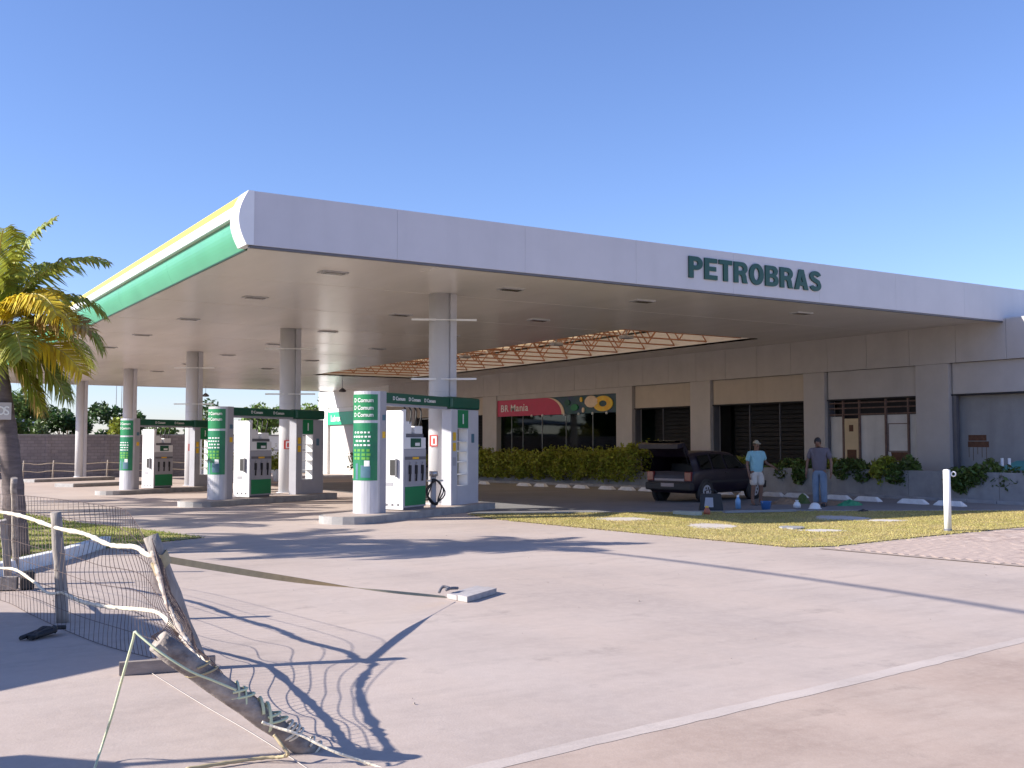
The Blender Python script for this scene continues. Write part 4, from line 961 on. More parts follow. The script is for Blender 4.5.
    for L, arm in (('l',larm),('r',rarm)):
        sh = Vector(J[L+'sh'][0]); el = Vector(J[L+'el'][0]); S[L+'sh'] = (tuple(sh), .088*k); S[L+'sl'] = (tuple(sh.lerp(el,.78)), .078*k); SE += [('up',L+'sh'),(L+'sh',L+'sl')]
    S['cl'] = (v(0,.005,1.485), .068*k); SE.append(('up','cl'))
    skinned('shirt', S, SE, shirt, t, 'chs')
    T = {'pel': (v(0,0,.95), (.175*k,.13*k)), 'w': (v(0,0,1.04), (.155*k,.115*k))}; TE = [('pel','w')]
    for L in 'lr':
        hp, kn, an = (Vector(J[L+q][0]) for q in ('hp','kn','an')); T[L+'h'] = (tuple(hp), .125*k); TE.append(('pel',L+'h'))
        if jeans: T[L+'k'] = (tuple(kn), .092*k); T[L+'a'] = (tuple(an+Vector((0,0,-.01))), .082*k); TE += [(L+'h',L+'k'),(L+'k',L+'a')]
        else: T[L+'k'] = (tuple(kn.lerp(hp,.06)), .112*k); TE.append((L+'h',L+'k'))
    skinned('jeans' if jeans else 'shorts', T, TE, M['jeans'] if jeans else M['shorts'], t, 'pel')
    hx, hy, hz = head_off; b = MB(); prof = []
    c_ = v(hx, hy+.012, 1.665+hz); b.lathe((0,0,0), [(.104*k*math.sin(math.pi*i/16) if i else 0, .118*k*math.cos(math.pi*i/16)) for i in range(0,9 if not cap else 8)], 16)
    b.v = [(c_[0]+x*.86, c_[1]+y*1.02, c_[2]+z) for x, y, z in b.v]
    hc = part('cap' if cap else 'hair', b, M['capc'] if cap else M['hair'], t)
    if cap: part('peak', MB().extrude([(c_[0]-.07,c_[1]-.09,c_[2]+.02),(c_[0]+.07,c_[1]-.09,c_[2]+.02),(c_[0]+.05,c_[1]-.18,c_[2]-.0),(c_[0]-.05,c_[1]-.18,c_[2]-.0)], (0,0,.012)), M['capc'], hc)
    else: part('nape', MB().lathe((c_[0],c_[1]+.03,c_[2]-.07), [(.07*k,0),(.085*k,.05),(.08*k,.09)],14), M['hair'], hc)
    for s in (-1,1):
        e = MB().lathe((0,0,0), [(0,-.03*k),(.016*k,-.015*k),(.02*k,.01*k),(0,.03*k)],8); cc = v(hx+s*.078, hy+.005, 1.64+hz); e.v = [(cc[0]+x*.6, cc[1]+y, cc[2]+z) for x, y, z in e.v]; part('ear', e, M['skin'], t)
        ey = v(hx+s*.03, hy-.094, 1.655+hz); part('eye', MB().lathe(ey, [(0,-.008),(.010,0),(0,.008)],8), M['hair'], t)
        if jeans:
            an = J[('l' if s > 0 else 'r')+'an'][0]; part('shoe', MB().box(an[0]-.055,an[0]+.055,an[1]-.20,an[1]+.075,.0,.085,.03), M['black'], t)
        else:
            an = J[('l' if s > 0 else 'r')+'an'][0]; part('sandal', MB().box(an[0]-.05,an[0]+.055,an[1]-.20,an[1]+.07,-.002,.012,.004), M['black'], t)
    mo = v(hx, hy-.098, 1.585+hz); part('mouth', MB().box(mo[0]-.022,mo[0]+.022,mo[1],mo[1]+.01,mo[2]-.004,mo[2]+.004), M['lamp'], t)
FACE = math.atan2(-1, 0)+R(90)
p1 = gnd(757, 505.2); p2 = gnd(820, 506.4)
def toward(p): return math.atan2(-p.y, -p.x)+R(90)   # local -Y faces the camera
man((p1.x,p1.y,0), toward(p1)+R(28), 1.70, 'man in turquoise shirt and pale shorts standing beside the dark car', ((.30,.05,1.16),(.42,-.14,1.05)), ((-.27,.03,1.12),(-.26,-.05,.87)), (.0,-.01,0), M['shirt1'], (((.095,0,.88),(.12,-.02,.49),(.13,.03,.08)),((-.095,0,.88),(-.11,-.03,.49),(-.12,.02,.08))), False, True)
man((p2.x,p2.y,0), toward(p2)-R(12), 1.80, 'man in dark grey shirt and blue jeans looking down at the ground', ((.29,.03,1.13),(.30,-.06,.88)), ((-.30,.02,1.13),(-.31,-.07,.88)), (-.02,-.075,-.03), M['shirt2'], (((.09,0,.88),(.10,-.01,.49),(.11,.03,.08)),((-.09,0,.88),(-.10,-.01,.49),(-.10,.03,.08))), True, False)

# ------------------------------------------------------------------ tools and rubble round the men
def at_px(px, py): p = gnd(px, py); return Vector((p.x, p.y, gz(p.y)))
p = at_px(711,511); t = thing('tool_bag', 'dark grey tool bag with pale print standing on the kerb by the car', 'bag', p, toward(p))
part('body', MB().add([(-.27,-.16,0),(.30,-.16,0),(.30,.16,0),(-.30,.16,0),(-.24,-.09,.42),(.24,-.09,.42),(.24,.09,.42),(-.24,.09,.42)],[[3,2,1,0],[4,5,6,7],[0,1,5,4],[1,2,6,5],[2,3,7,6],[3,0,4,7]]), M['black'], t)
part('print', MB().add([(-.16,-.157,.10),(.06,-.157,.10),(.05,-.115,.33),(-.13,-.115,.33)],[[0,1,2,3]]).add([(-.16,-.150,.10),(.06,-.150,.10),(.05,-.108,.33),(-.13,-.108,.33)],[[3,2,1,0]]), M['pump_grey'], t)
part('handle', MB().tube(smooth_line([(-.13,0,.41),(-.1,0,.50),(.1,0,.50),(.13,0,.41)],4),.014,6), M['black'], t)
p = at_px(707,515); t = thing('orange_flask', 'small red and orange flask lying on the grass by the tool bag', 'flask', p); part('body', MB().lathe(p, [(0,0),(.07,.01),(.08,.09),(.05,.14),(.035,.17)],14), mat('flask_red', (.42,.12,.07), .5), t, w=True); part('lid', MB().lathe(p, [(.04,.17),(.045,.2),(0,.21)],12), M['orange'], t, w=True)
p = at_px(738,509); t = thing('water_bottle', 'light blue water bottle with white cap on the kerb', 'bottle', p); part('body', MB().lathe(p, [(0,0),(.07,.01),(.07,.22),(.03,.28),(.03,.30)],14), mat('bottle_blue', (.22,.42,.66), .25), t, w=True); part('cap', MB().lathe(p, [(.034,.3),(.034,.35),(0,.35)],12), M['white'], t, w=True)
p = at_px(766,510); t = thing('blue_bucket', 'blue plastic bucket at the feet of the man in shorts', 'bucket', p); part('pail', MB().lathe(p, [(0,.0),(.10,.005),(.135,.21),(.14,.22),(.125,.21),(.09,.02)],18), M['bluep'], t, w=True); part('handle', MB().tube([(p.x+.13*math.cos(q),p.y-.05*math.sin(q),p.z+.21-.1*math.sin(q)) for q in [i*math.pi/10 for i in range(11)]],.008,5), M['steel'], t, w=True)
p = at_px(815,509); t = thing('hard_hat', 'white hard hat lying on the lawn in front of the man in jeans', 'helmet', p); part('shell', MB().lathe(p, [(.135,.0),(.135,.03),(.125,.09),(.085,.14),(.04,.16),(0,.163)],18), M['white'], t, w=True); part('brim', MB().lathe(p, [(.12,.012),(.165,.006),(.165,.018),(.13,.03)],18), M['white'], t, w=True)
p = at_px(797,508); t = thing('white_sack', 'crumpled white sack beside the hard hat', 'sack', p); part('bag', MB().lathe(p, [(0,0),(.09,.01),(.10,.07),(.065,.14),(.03,.165),(.05,.2)],9), M['white'], t, w=True); part('tie', MB().lathe(p, [(.033,.157),(.042,.168),(.033,.178)],9), M['rope'], t, w=True)
def heap(px, py, rx, ry, h, m, label, name, cat):
    p = at_px(px, py); V = []; F = []; n, q = 16, 5
    for j in range(q+1):
        for k in range(n):
            a_ = 2*math.pi*k/n; f = 1-j/q; V.append((p.x+rx*f*math.cos(a_)*rng.uniform(.8,1.1), p.y+ry*f*math.sin(a_)*rng.uniform(.8,1.1), p.z-.01+h*math.sin(math.pi/2*j/q)*rng.uniform(.7,1.15)*(j > 0)))
    for j in range(q):
        for k in range(n): F.append([j*n+k,j*n+(k+1)%n,(j+1)*n+(k+1)%n,(j+1)*n+k])
    solo(name, MB().add(V, F), m, label, cat, p)
heap(832,505,.7,.25,.12, M['soil'], 'low heap of excavated earth right of the man in jeans', 'earth_heap', 'earth heap')
heap(850,505.5,.5,.22,.16, M['cloth_green'], 'crumpled green tarpaulin lying by the earth heap', 'green_tarpaulin', 'tarpaulin')
heap(785,504,.55,.25,.18, M['soil'], 'small heap of rubble between the two men', 'rubble_heap', 'rubble')
heap(803,503.5,.25,.2,.26, M['leafd'], 'dark green uprooted clump behind the white sack', 'plant_clump', 'plant')
heap(863,512,.25,.12,.08, M['black'], 'black scrap lying on the shaded lawn below the green tarpaulin', 'black_scrap', 'scrap')
a_, c_ = at_px(724,514), at_px(795,512.5); solo('plank', MB().beam(a_+Vector((0,0,.05)), c_+Vector((0,0,.05)), .12, .05), M['planter'], 'long pale board lying on the lawn edge in front of the men', 'plank', a_)
a_, c_ = at_px(676,514.5), at_px(699,516); solo('plank', MB().beam(a_+Vector((0,0,.05)), c_+Vector((0,0,.05)), .22, .08), mat('pale_green_board', (.42,.45,.39), .7), 'short pale green board lying on the lawn left of the tool bag', 'plank', a_)
# white post
p = at_px(948,531.5); t = thing('white_post', 'slim white post with a small ring near its top, at the lawn edge', 'post', p)
part('shaft', MB().cyl((p.x,p.y),.065,p.z,p.z+1.13,20), M['white'], t, w=True); part('cap', MB().lathe(p, [(.066,1.13),(.06,1.15),(0,1.16)],20), M['white'], t, w=True); part('foot', MB().cyl((p.x,p.y),.075,p.z-.02,p.z+.05,20), M['pump_dk'], t, w=True)
cc = p+_r*.125+Vector((0,0,1.07)); rp = [cc+_r*(.042*math.cos(q))+Vector((0,0,.042*math.sin(q))) for q in [i*2*math.pi/16 for i in range(17)]]
part('ring', MB().tube(rp,.013,6,False), M['white'], t, w=True)

# ------------------------------------------------------------------ palm
def frond(root, az, el, L, droop, m, twist=0, nl=60, ll=.55, parent=None, label=None, gap=1.0):
    pts = []; p = Vector(root); e = el; n = 18; step = L/n
    h = Vector((math.cos(az), math.sin(az), 0))
    for i in range(n+1):
        pts.append(p.copy()); d = h*math.cos(e)+Vector((0,0,math.sin(e))); p = p+d*step; e -= droop*(i/n+.25)/n*1.6
    side = Vector((-h.y, h.x, 0)); V = []; F = []
    for k in range(nl):
        f = .16+.84*(k/(nl-1)); q = f*n; i = min(int(q), n-1); b0 = pts[i].lerp(pts[i+1], q-i); d = (pts[i+1]-pts[i]).normalized(); up = side.cross(d).normalized()
        if up.z < 0: up = -up
        ln = ll*(math.sin(math.pi*(.18+.74*f))**.8)*rng.uniform(.8,1.15)
        for s in (-1,1):
            if rng.random() > gap: continue
            sd_ = (side*s*math.cos(twist)+up*math.sin(twist)*s); dr = (sd_*.80+d*.62+up*rng.uniform(-.05,.28)).normalized()
            w = d*.026*rng.uniform(.8,1.2); m1 = b0+dr*ln*.5; e1 = b0+dr*ln*.93+Vector((0,0,-ln*rng.uniform(.18,.5))); j = len(V)
            V += [b0-w*.4, b0+w*.4, m1+w, m1-w, e1+w*.15]; F += [(j,j+1,j+2,j+3),(j+3,j+2,j+4)]
    off = base_of(parent); me = bpy.data.meshes.new('frond'); me.from_pydata([tuple(v-off) for v in V], [], F); me.materials.append(m)
    o = bpy.data.objects.new('frond', me); col.objects.link(o); o.parent = parent
    if label: o['label'] = label
    part('stalk', MB().tube(pts, [.028*(1-.85*i/n) for i in range(n+1)], 5), M['stalk'], o, w=True)
    return o
def palm(base, top, r0, r1, label, fr, ll=.55):
    t = thing('palm_tree', label, 'palm', base); n = 22; pts = []; rs = []
    for i in range(n+1):
        f = i/n; p = Vector(base).lerp(Vector(top), f); p += Vector((.12*math.sin(f*2.2), 0, 0)); pts.append(p); rs.append((r0+(r1-r0)*min(1, f*1.5))*(1+(.06 if i % 2 else -.03))+.12*max(0, .12-f))
    part('trunk', MB().tube(pts, rs, 14), M['palmtrunk'], t, w=True)
    tp = pts[-1]
    for k in range(9):
        a_ = k*.7+.3; part('leaf_base', MB().tube([tp+Vector((.08*math.cos(a_),.08*math.sin(a_),-.45+.03*k)), tp+Vector((.20*math.cos(a_),.20*math.sin(a_),-.1+.03*k)), tp+Vector((.26*math.cos(a_),.26*math.sin(a_),.12+.03*k))],[.06,.045,.02],6), M['palmtrunk'], t, w=True)
    for (az, el, L, dr, mm, tw, lab, gp) in fr: frond(tp+Vector((0,0,.05)), az, el, L, dr, M[mm], tw, parent=t, label=lab, ll=ll, gap=gp)
    return t
# directions: _r is right in the picture, _v away from the camera
def azi(a): d = _r*math.cos(R(a))+Vector((_v.x,_v.y,0)).normalized()*math.sin(R(a)); return math.atan2(d.y, d.x)
PB = gnd(17, 556); PT = dep(-14, 338, 15.6)
palm((PB.x,PB.y,0), PT, .17, .12, 'coconut palm with yellowing fronds at the left edge of the picture', [
    (azi(8),1.15,2.1,1.3,'frond',.2,None,1),(azi(-35),.80,1.9,1.7,'frondy',.3,'bright yellow arching frond',1),(azi(-15),.38,1.75,.9,'frondb',.5,'dry brown frond',.7),(azi(18),.50,1.7,1.5,'frond',.2,None,1),
    (azi(-60),1.25,2.1,1.2,'frond',.4,None,1),(azi(80),.95,2.1,1.5,'frond',0,None,1),(azi(58),.35,1.9,1.4,'frond',.2,None,1),(azi(-8),-.02,1.6,.9,'frondy',.4,'yellow drooping frond',1),
    (azi(-85),.55,2.0,1.6,'frondy',.2,'yellow frond on the street side',1),(azi(-65),-.05,1.7,1.1,'frond',.3,None,1),(azi(160),.8,2.3,1.5,'frond',.2,None,1),(azi(130),.4,2.2,1.3,'frond',.1,None,1),(azi(200),.5,2.2,1.4,'frond',.2,None,1),
    (azi(5),-.40,1.45,.8,'frond',.3,None,1),(azi(62),-.70,1.4,.6,'frondb',.3,'hanging brown frond',.8),(azi(30),-.35,1.5,.9,'frond',.3,None,1),(azi(230),.2,2.2,1.2,'frond',.2,None,1),(azi(100),1.4,2.1,.9,'frond',.3,None,1),(azi(-20),.70,1.75,1.7,'frondy',.1,'yellow green arching frond',1),(azi(40),.90,1.9,1.6,'frond',.2,None,1),
    (azi(-5),1.42,2.0,.8,'frond',.5,None,1),(azi(-50),.25,1.7,1.3,'frond',.3,None,1),(azi(60),1.2,2.0,1.2,'frond',.3,None,1),(azi(15),-.8,1.3,.5,'frond',.2,None,1)])
bp_ = dep(0, 411, 15.4)
t = thing('trunk_board', 'grey board with white letters fixed to the palm trunk', 'board', bp_, toward(bp_))
part('panel', MB().box(-.32,.15,-.02,.02,-.125,.125,.004), mat('board_grey', (.50,.46,.47), .7), t)
for k, ch in enumerate('OS'):
    me = text_mesh(ch, .13, .012, .004, 'letter'); xform(me, Matrix.Translation((-.07+.12*k,-.026,-.06))); me.materials.append(M['white']); o = bpy.data.objects.new('letter', me); col.objects.link(o); o.parent = t
# more palms added to the left, out of view, so their fronds shade the forecourt
def side_palm(x, y, h, seed, label):
    rg = random.Random(seed)
    palm((x,y,gz(y)), (x+.3,y-.2,gz(y)+h), .20, .14, label, [(k*6.283/15+rg.uniform(-.2,.2), rg.uniform(-.3,1.2), rg.uniform(1.9,2.7), rg.uniform(.9,1.6), rg.choice(['frond','frond','frondy']), rg.uniform(0,.4), None, 1) for k in range(15)])
side_palm(-3.2,21.4,4.4,3,'unseen coconut palm on the lawn left of the yellowing palm')
side_palm(-2.2,25.6,3.8,5,'unseen coconut palm farther back on the palm lawn')
for q in ((-.5,27.4,4.6,21,'second'),(.2,34.5,4.7,22,'third'),(-2.5,38.5,5.2,23,'fourth'),(.6,31,3.9,24,'fifth')): side_palm(q[0],q[1],q[2],q[3],'added unseen coconut palm on the palm lawn, '+q[4]+' from the street')
side_palm(-1.6,30.5,4.2,8,'unseen coconut palm at the back of the palm lawn')
side_palm(-4.5,20.6,4.9,11,'unseen tall coconut palm nearest the street on the palm lawn')

# overhead cable and its poles, out of view, added for the long line shadow
t = thing('overhead_cable', 'unseen thick bundled cable on two poles, added for its line shadow', 'cable', (.3,19,0))
CB = [gnd(1200,640),gnd(1024,612),gnd(900,592),gnd(760,572),gnd(640,556.5),gnd(525,545)]
hc = [6.5,6.3,6.2,6.2,6.3,6.5]
pts = [Vector((q.x-1.76*h_, q.y+.60*h_, h_)) for q, h_ in zip(CB, hc)]
d0 = (pts[0]-pts[1]); pts = [pts[0]+d0*5]+pts+[pts[-1]+Vector((-.1,.6,.1))]
part('bundle', MB().tube(smooth_line(pts,6), .034, 6), M['black'], t, w=True)
for q in (pts[0], pts[-1]):
    part('pole', MB().tube([(q.x-.2,q.y,gz(q.y)-.1),(q.x-.2,q.y,7.4)],[.11,.08],10), M['kerb'], t, w=True)
    part('arm', MB().beam((q.x-.3,q.y,q.z),(q.x+.05,q.y,q.z),.06), M['steel'], t, w=True)
# a tarpaulin awning added out of view to shade the foot of the fence
t = thing('shadow_casting_sheet', 'added grey sheet on poles, out of view, shading the fence foot', 'shadow_caster', (-2.0,10.5,0))
poly = [(12.9,1.0),(12.65,1.9),(12.25,2.45),(11.2,2.52),(10.1,2.47),(8.9,1.65),(8.3,1.2),(9.2,.9),(11,.8)]
part('sheet', MB().extrude([(-2.0,q[0],q[1]) for q in poly], (.02,0,0)), M['planter'], t, w=True)
part('sheet', MB().extrude([(-2.0,q[0],q[1]) for q in ((6.2,1.35),(6.5,1.75),(6.9,1.85),(7.2,1.6),(7.1,1.1),(6.6,1.0))], (.02,0,0)), M['planter'], t, w=True)
for y in (6.9,10.2,12.1): part('pole', MB().tube([(-2.06,y,-.1),(-2.06,y,2.55)],.035,8), M['wood'], t, w=True)

# ------------------------------------------------------------------ broken site fence in the foreground
FT = Vector((0,0,1))
def post(name, label, a, b, r0, r1, m, n=10, kink=.012, group=None):
    a, b = Vector(a), Vector(b); P = []; k_ = 9
    for i in range(k_+1):
        f = i/k_; P.append(a.lerp(b, f)+Vector((rng.gauss(0,kink*.3), rng.gauss(0,kink*.3), 0)))
    return solo(name, MB().tube(P, [(r0+(r1-r0)*i/k_)*rng.uniform(.95,1.05) for i in range(k_+1)], n), m, label, 'post', a, group)
P0 = gnd(9,584); post('fence_post', 'pale square fence post at the left edge with a plank at its foot', (P0.x,P0.y,0), dep(3,520,12.3), .06,.055, M['wood'], 4)
P0b = gnd(16,572); post('fence_post', 'dark thin post with frayed rope beside the left edge', (P0b.x,P0b.y,0), dep(14,478,13.2), .045,.04, M['bark'], 7)
P1 = gnd(63,622); T1 = dep(56,512,9.75); post('fence_post', 'weathered upright timber fence post under the white rope', (P1.x,P1.y,0), T1, .058,.05, M['wood'], 7)
P2 = gnd(201,668); T2 = dep(151,536,7.78); post('fence_post', 'leaning grey fence post that the tan strap is tied to', (P2.x,P2.y,0), T2, .056,.057, M['wood'], 9)
LA = dep(158,641,5.33); LB = gnd(314,749)
FP = post('fallen_post', 'thick bark covered post leaning far over to the left with cords wound round it', LB-Vector((0,0,.03)), LA, .048,.060, M['bark'], 12, .02)
pa, pb = gnd(119,675), gnd(215,668); solo('plank', MB().beam(pa+Vector((0,0,.045)), pb+Vector((0,0,.045)), .05, .09), M['plank'], 'grey timber plank lying behind the bark covered post', 'plank', pa)
pa, pb = gnd(-60,592), gnd(17,590); solo('plank', MB().beam(pa+Vector((0,0,.08)), pb+Vector((0,0,.08)), .12, .14), M['wood'], 'short pale timber at the foot of the left edge post', 'plank', pa)
pa, pb = gnd(15,590), gnd(27,589); solo('dark_block', MB().box(-.07,.07,-.08,.08,0,.2,.02, M=Matrix.Translation(pb)), M['black'], 'small dark block at the end of the pale timber', 'block', pb)
pa = gnd(58,634); t = MB(); 
for k in range(5): t.tube(smooth_line([pa+Vector((rng.gauss(0,.03),rng.gauss(0,.03),.03+.01*k)), pa+_r*(-.13+.02*k)+Vector((0,-.03*k,.05)), gnd(30,640)+Vector((rng.gauss(0,.04),rng.gauss(0,.03),.02))],4),.02,5)
solo('wire_bundle', t, M['black'], 'crumpled black wire bundle on the ground at the upright post', 'wire', pa)
# wire netting
def net(name, top, bot, nu, nv, r, wob, label, base):
    T_, B_ = smooth_line(top,8), smooth_line(bot,8)
    def along(P, f): q = f*(len(P)-1); i = min(int(q), len(P)-2); return P[i].lerp(P[i+1], q-i)
    ph = [rng.uniform(0,6.28) for _ in range(4)]
    def pt(u, v_):
        p = along(T_,u).lerp(along(B_,u), v_); n_ = Vector((_v.x,_v.y,0)); a_ = math.sin(math.pi*v_)
        return p+(n_*math.sin(u*23+ph[0]+v_*7)+_r*.7*math.sin(u*17+ph[1]+v_*9))*wob*a_+n_*wob*.8*math.sin(v_*8+ph[2]+u*5)*a_
    t = thing(name, label, 'netting', base); b = MB(); h = MB()
    for i in range(nu+1): b.tube([pt(i/nu, j/12) for j in range(13)], r, 3, False)
    for j in range(nv+1): h.tube([pt(i/(nu*2), j/nv) for i in range(nu*2+1)], r*1.2, 3, False)
    part('upright_wires', b, M['wire'], t, w=True, kind='stuff'); part('line_wires', h, M['wire'], t, w=True, kind='stuff')
    return t
top1 = [dep(-60,490,12.6),dep(0,494,11.5),dep(27,496,10.8),dep(57,499,9.9),dep(100,505,9.0),dep(126,511,8.5),dep(144,537,8.0),dep(153,556,7.76)]
bot1 = [gnd(-60,588),gnd(0,600),gnd(30,614),gnd(60,628),gnd(100,644),gnd(140,655),gnd(175,663),gnd(200,668)]
net('wire_netting', top1, bot1, 62, 7, .0026, .035, 'sagging wire netting strung between the upright and the leaning post', gnd(60,628))
TB, TT = Vector((P2.x,P2.y,0)), T2
top2 = [TB.lerp(TT,1.0), dep(164,588,6.9), dep(168,622,6.1), LB.lerp(LA,1.04)]
bot2 = [TB+Vector((0,0,.02)), gnd(222,700), gnd(268,726), LB+Vector((0,0,.02))]
net('wire_netting', top2, bot2, 40, 9, .0028, .05, 'bunched wire netting between the leaning post and the bark covered post', gnd(201,668))
# ropes and straps
def rope(name, pts, r, label, cat='rope', m='rope', k=8, lump=0, n=6):
    P = smooth_line(pts, k); rs = [r*(1+lump*rng.uniform(-.4,.8)*(1 if i % 3 else .3)) for i in range(len(P))]
    return solo(name, MB().tube(P, rs, n), M[m], label, cat, P[0])
rope('white_rope', [dep(-40,508,11.8),dep(0,512,11),dep(25,517,10.5),dep(57,528,9.68),dep(85,534,9.1),dep(110,545,8.6),dep(135,547,8.1),dep(146,554,7.85),dep(156,556,7.66)], .019, 'upper white plastic rope sagging from the upright to the leaning post', lump=.5)
rope('white_rope', [dep(-30,566,12),dep(0,568,11.5),dep(16,570,10.8),dep(34,582,10.2),dep(48,593,9.8),dep(64,592,9.66)], .014, 'white rope running from the left edge down to the middle of the upright post', lump=.4)
rope('white_rope', [dep(64,593,9.66),dep(80,601,9.2),dep(102,606,8.7),dep(120,608,8.4),dep(145,610,8.0),dep(160,614,7.66),dep(178,632,7.0),dep(198,655,6.3),dep(224,685,5.72),dep(244,704,5.50)], .015, 'lower white tape from the upright post to the bark covered post', lump=.55)
rope('white_rope', [dep(262,722,5.44),dep(275,727,5.45),dep(300,735,5.44),dep(335,752,5.42),dep(385,770,5.40),gnd(450,805,.02)], .0075, 'white cord leaving the low end of the bark covered post to the right', lump=.2)
rope('frayed_rope', [dep(152,552,7.66),dep(158,572,7.3),dep(163,592,6.9),dep(172,614,6.4),dep(183,636,5.9),dep(193,652,5.6),dep(197,664,5.40)], .014, 'frayed knotted rope from the leaning post to the bark covered post', m='frayed', lump=.9)
rope('plastic_band', [gnd(84,800,.01),dep(100,752,5.5),dep(112,715,5.4),dep(124,672,5.3),dep(133,640,5.26),dep(135,632,5.25),dep(140,636,5.24),dep(160,652,5.22),dep(190,671,5.24),dep(212,680,5.28),dep(236,690,5.34)], .0065, 'pale green plastic band bent over the top of the bark covered post', 'cord', 'cord', 6)
def wind(f, tilt, m='cord', r=.011, label=None):
    c_ = LA.lerp(LB, f); d = (LB-LA).normalized(); x = d.cross(FT).normalized(); y = x.cross(d); rr = .060-.012*f+r*.6
    P = [c_+x*(rr*math.cos(q))+y*(rr*math.sin(q))+d*(tilt*math.sin(q)+.05*q/6.28) for q in [i*6.28*1.6/26 for i in range(27)]]
    part('cord_winding', MB().tube(P, r, 6), M[m], FP, w=True, label=label)
wind(.22,.04,'strap',.006); wind(.44,.06,r=.007,label='pale green winding'); wind(.48,-.05,r=.006); wind(.64,-.06,r=.009,label='thick green winding'); wind(.67,.05,r=.007); wind(.79,.01,'rope',.008); wind(.81,.015,'rope',.007); wind(.95,.0,'rope',.006)
rope('loose_rope', [dep(274,735,5.5),gnd(284,748,.08),gnd(288,754,.05),gnd(280,757,.02),gnd(262,758,.015),gnd(225,763,.015),gnd(186,769,.015)], .009, 'loose tan rope end lying on the concrete below the bark covered post', m='strap', lump=.4)
rope('ground_string', [gnd(150,672,.004),gnd(200,703,.004),gnd(255,735,.004),gnd(310,770,.004)], .002, 'thin pale string lying straight across the concrete', 'string', 'slabw')
# tan strap from the leaning post to the slabs
sa, sb_ = dep(158,558,7.7), gnd(446,597,.05)
P = [sa.lerp(sb_, i/40)+Vector((0,0,-.03*math.sin(math.pi*i/40))) for i in range(41)]
sides = []
for i in range(41):
    d = (sb_-sa).normalized(); x = d.cross(FT).normalized(); y = x.cross(d); q = 1.45-1.9*i/40+.5*math.sin(i*.16); sides.append(x*math.cos(q)+y*math.sin(q))
solo('tan_strap', MB().ribbon(P, .05, sides, .003), M['strap'], 'long tan webbing strap running from the leaning post to the slabs', 'strap', sa)
for k, (f, zz) in enumerate(((0,0),(.05,.01))):
    pass
wp = dep(158,560,7.72); d = (T2-Vector((P2.x,P2.y,0))).normalized(); x = d.cross(Vector((1,0,0))).normalized(); y = x.cross(d)
c_ = Vector((P2.x,P2.y,0)).lerp(T2,.80); solo('strap_binding', MB().ribbon([c_+x*(.068*math.cos(q))+y*(.068*math.sin(q))+d*(.03*math.sin(q)) for q in [i*6.283/20 for i in range(21)]], .09, d, .006), M['strap'], 'tan strap bound round the top of the leaning post', 'strap', c_)
# slabs holding the strap
SB, SA, SC = gnd(467.5,602.5), gnd(447,598.5), gnd(497,593.5)
su, sw = (SC-SB), (SA-SB); u_, w_ = su.normalized(), sw.normalized()
for k, (f0, f1, l0, lab) in enumerate(((.02,.48,0,'right hand concrete slab beside the strap end'),(.52,1.0,.0,'left hand concrete slab holding the end of the tan strap'))):
    q = [SB+sw*f0+su*l0, SB+su+sw*f0, SB+su+sw*f1, SB+sw*f1+su*l0]
    solo('paving_slab', MB().prism([(v.x,v.y) for v in q], 0, .058-.008*k), M['slabd'], lab, 'slab', Vector((q[0].x,q[0].y,0)))
c_ = gnd(444,592,.06); rope('knotted_cord', [c_+Vector((-.06,0,.0)),c_+Vector((0,.03,.05)),c_+Vector((.05,-.02,.04)),c_+Vector((.0,-.05,.03)),c_+Vector((.1,.02,.03)),c_+Vector((.2,.06,.02))], .016, 'grey knotted cord lying on the left slab', m='pump_dk', lump=.3)

b = MB()
for k in range(40):
    x, y = rng.uniform(1,13), rng.uniform(4.5,17)
    if inside((x,y), GR): continue
    r_ = rng.choice([.004,.005,.006,.009]); b.lathe((x,y,0), [(0,0),(r_,.002),(r_*.8,r_*.9),(0,r_*1.1)], 6)
o = part('pebbles', b, M['bark']); tag(o, 'scattered small dark pebbles and grit on the sunlit concrete', 'pebbles', kind='stuff')
# ------------------------------------------------------------------ background
wy = 73.2; g = gz(wy)
t = thing('block_wall', 'long grey concrete block wall behind the canopy', 'wall', (10, wy, g))
part('blocks', MB().box(-22,19.6,wy,wy+.15,g-.2,g+2.72), M['block'], t, w=True); part('coping', MB().box(-22,19.6,wy-.03,wy+.18,g+2.722,g+2.80), M['planter'], t, w=True)
for k in range(11):
    x = -18+3.6*k; part('pier', MB().box(x-.15,x+.15,wy-.06,wy-.002,g-.2,g+2.718), M['block'], t, w=True)
# a white house and wall beyond, right of the block wall
t = thing('white_house', 'low white house seen between the columns beyond the forecourt', 'house', (24, 84, gz(84)))
part('wall', MB().box(19.8,40,80,80.2,-1.4,2.2), M['whitewall'], t, w=True); part('coping', MB().box(19.7,40.1,79.95,80.25,2.202,2.3), M['planter'], t, w=True); part('band', MB().box(19.8,40,79.97,79.998,1.05,1.16), M['pump_grey'], t, w=True)
t = thing('curved_roof_shed', 'grey shed with a low roof beyond the block wall at the left', 'shed', (3, 92, gz(92)))
part('wall', MB().box(-9,13.5,92,97,-1.2,2.6), M['greyinf'], t, w=True)
V = [(-9.5+23.5*i/10, 91.4, 2.6+1.15*math.sin(math.pi*(.25+.6*i/10))) for i in range(11)]; V2 = [(v[0],98,v[2]+.6) for v in V]
part('roof', MB().add(V+V2,[[i,i+1,12+i,11+i] for i in range(10)]).add([(v[0],v[1],v[2]-.25) for v in V]+V,[[i,i+1,12+i,11+i] for i in range(10)]), mat('blue_grey_roof', (.20,.22,.27), .6), t, w=True)
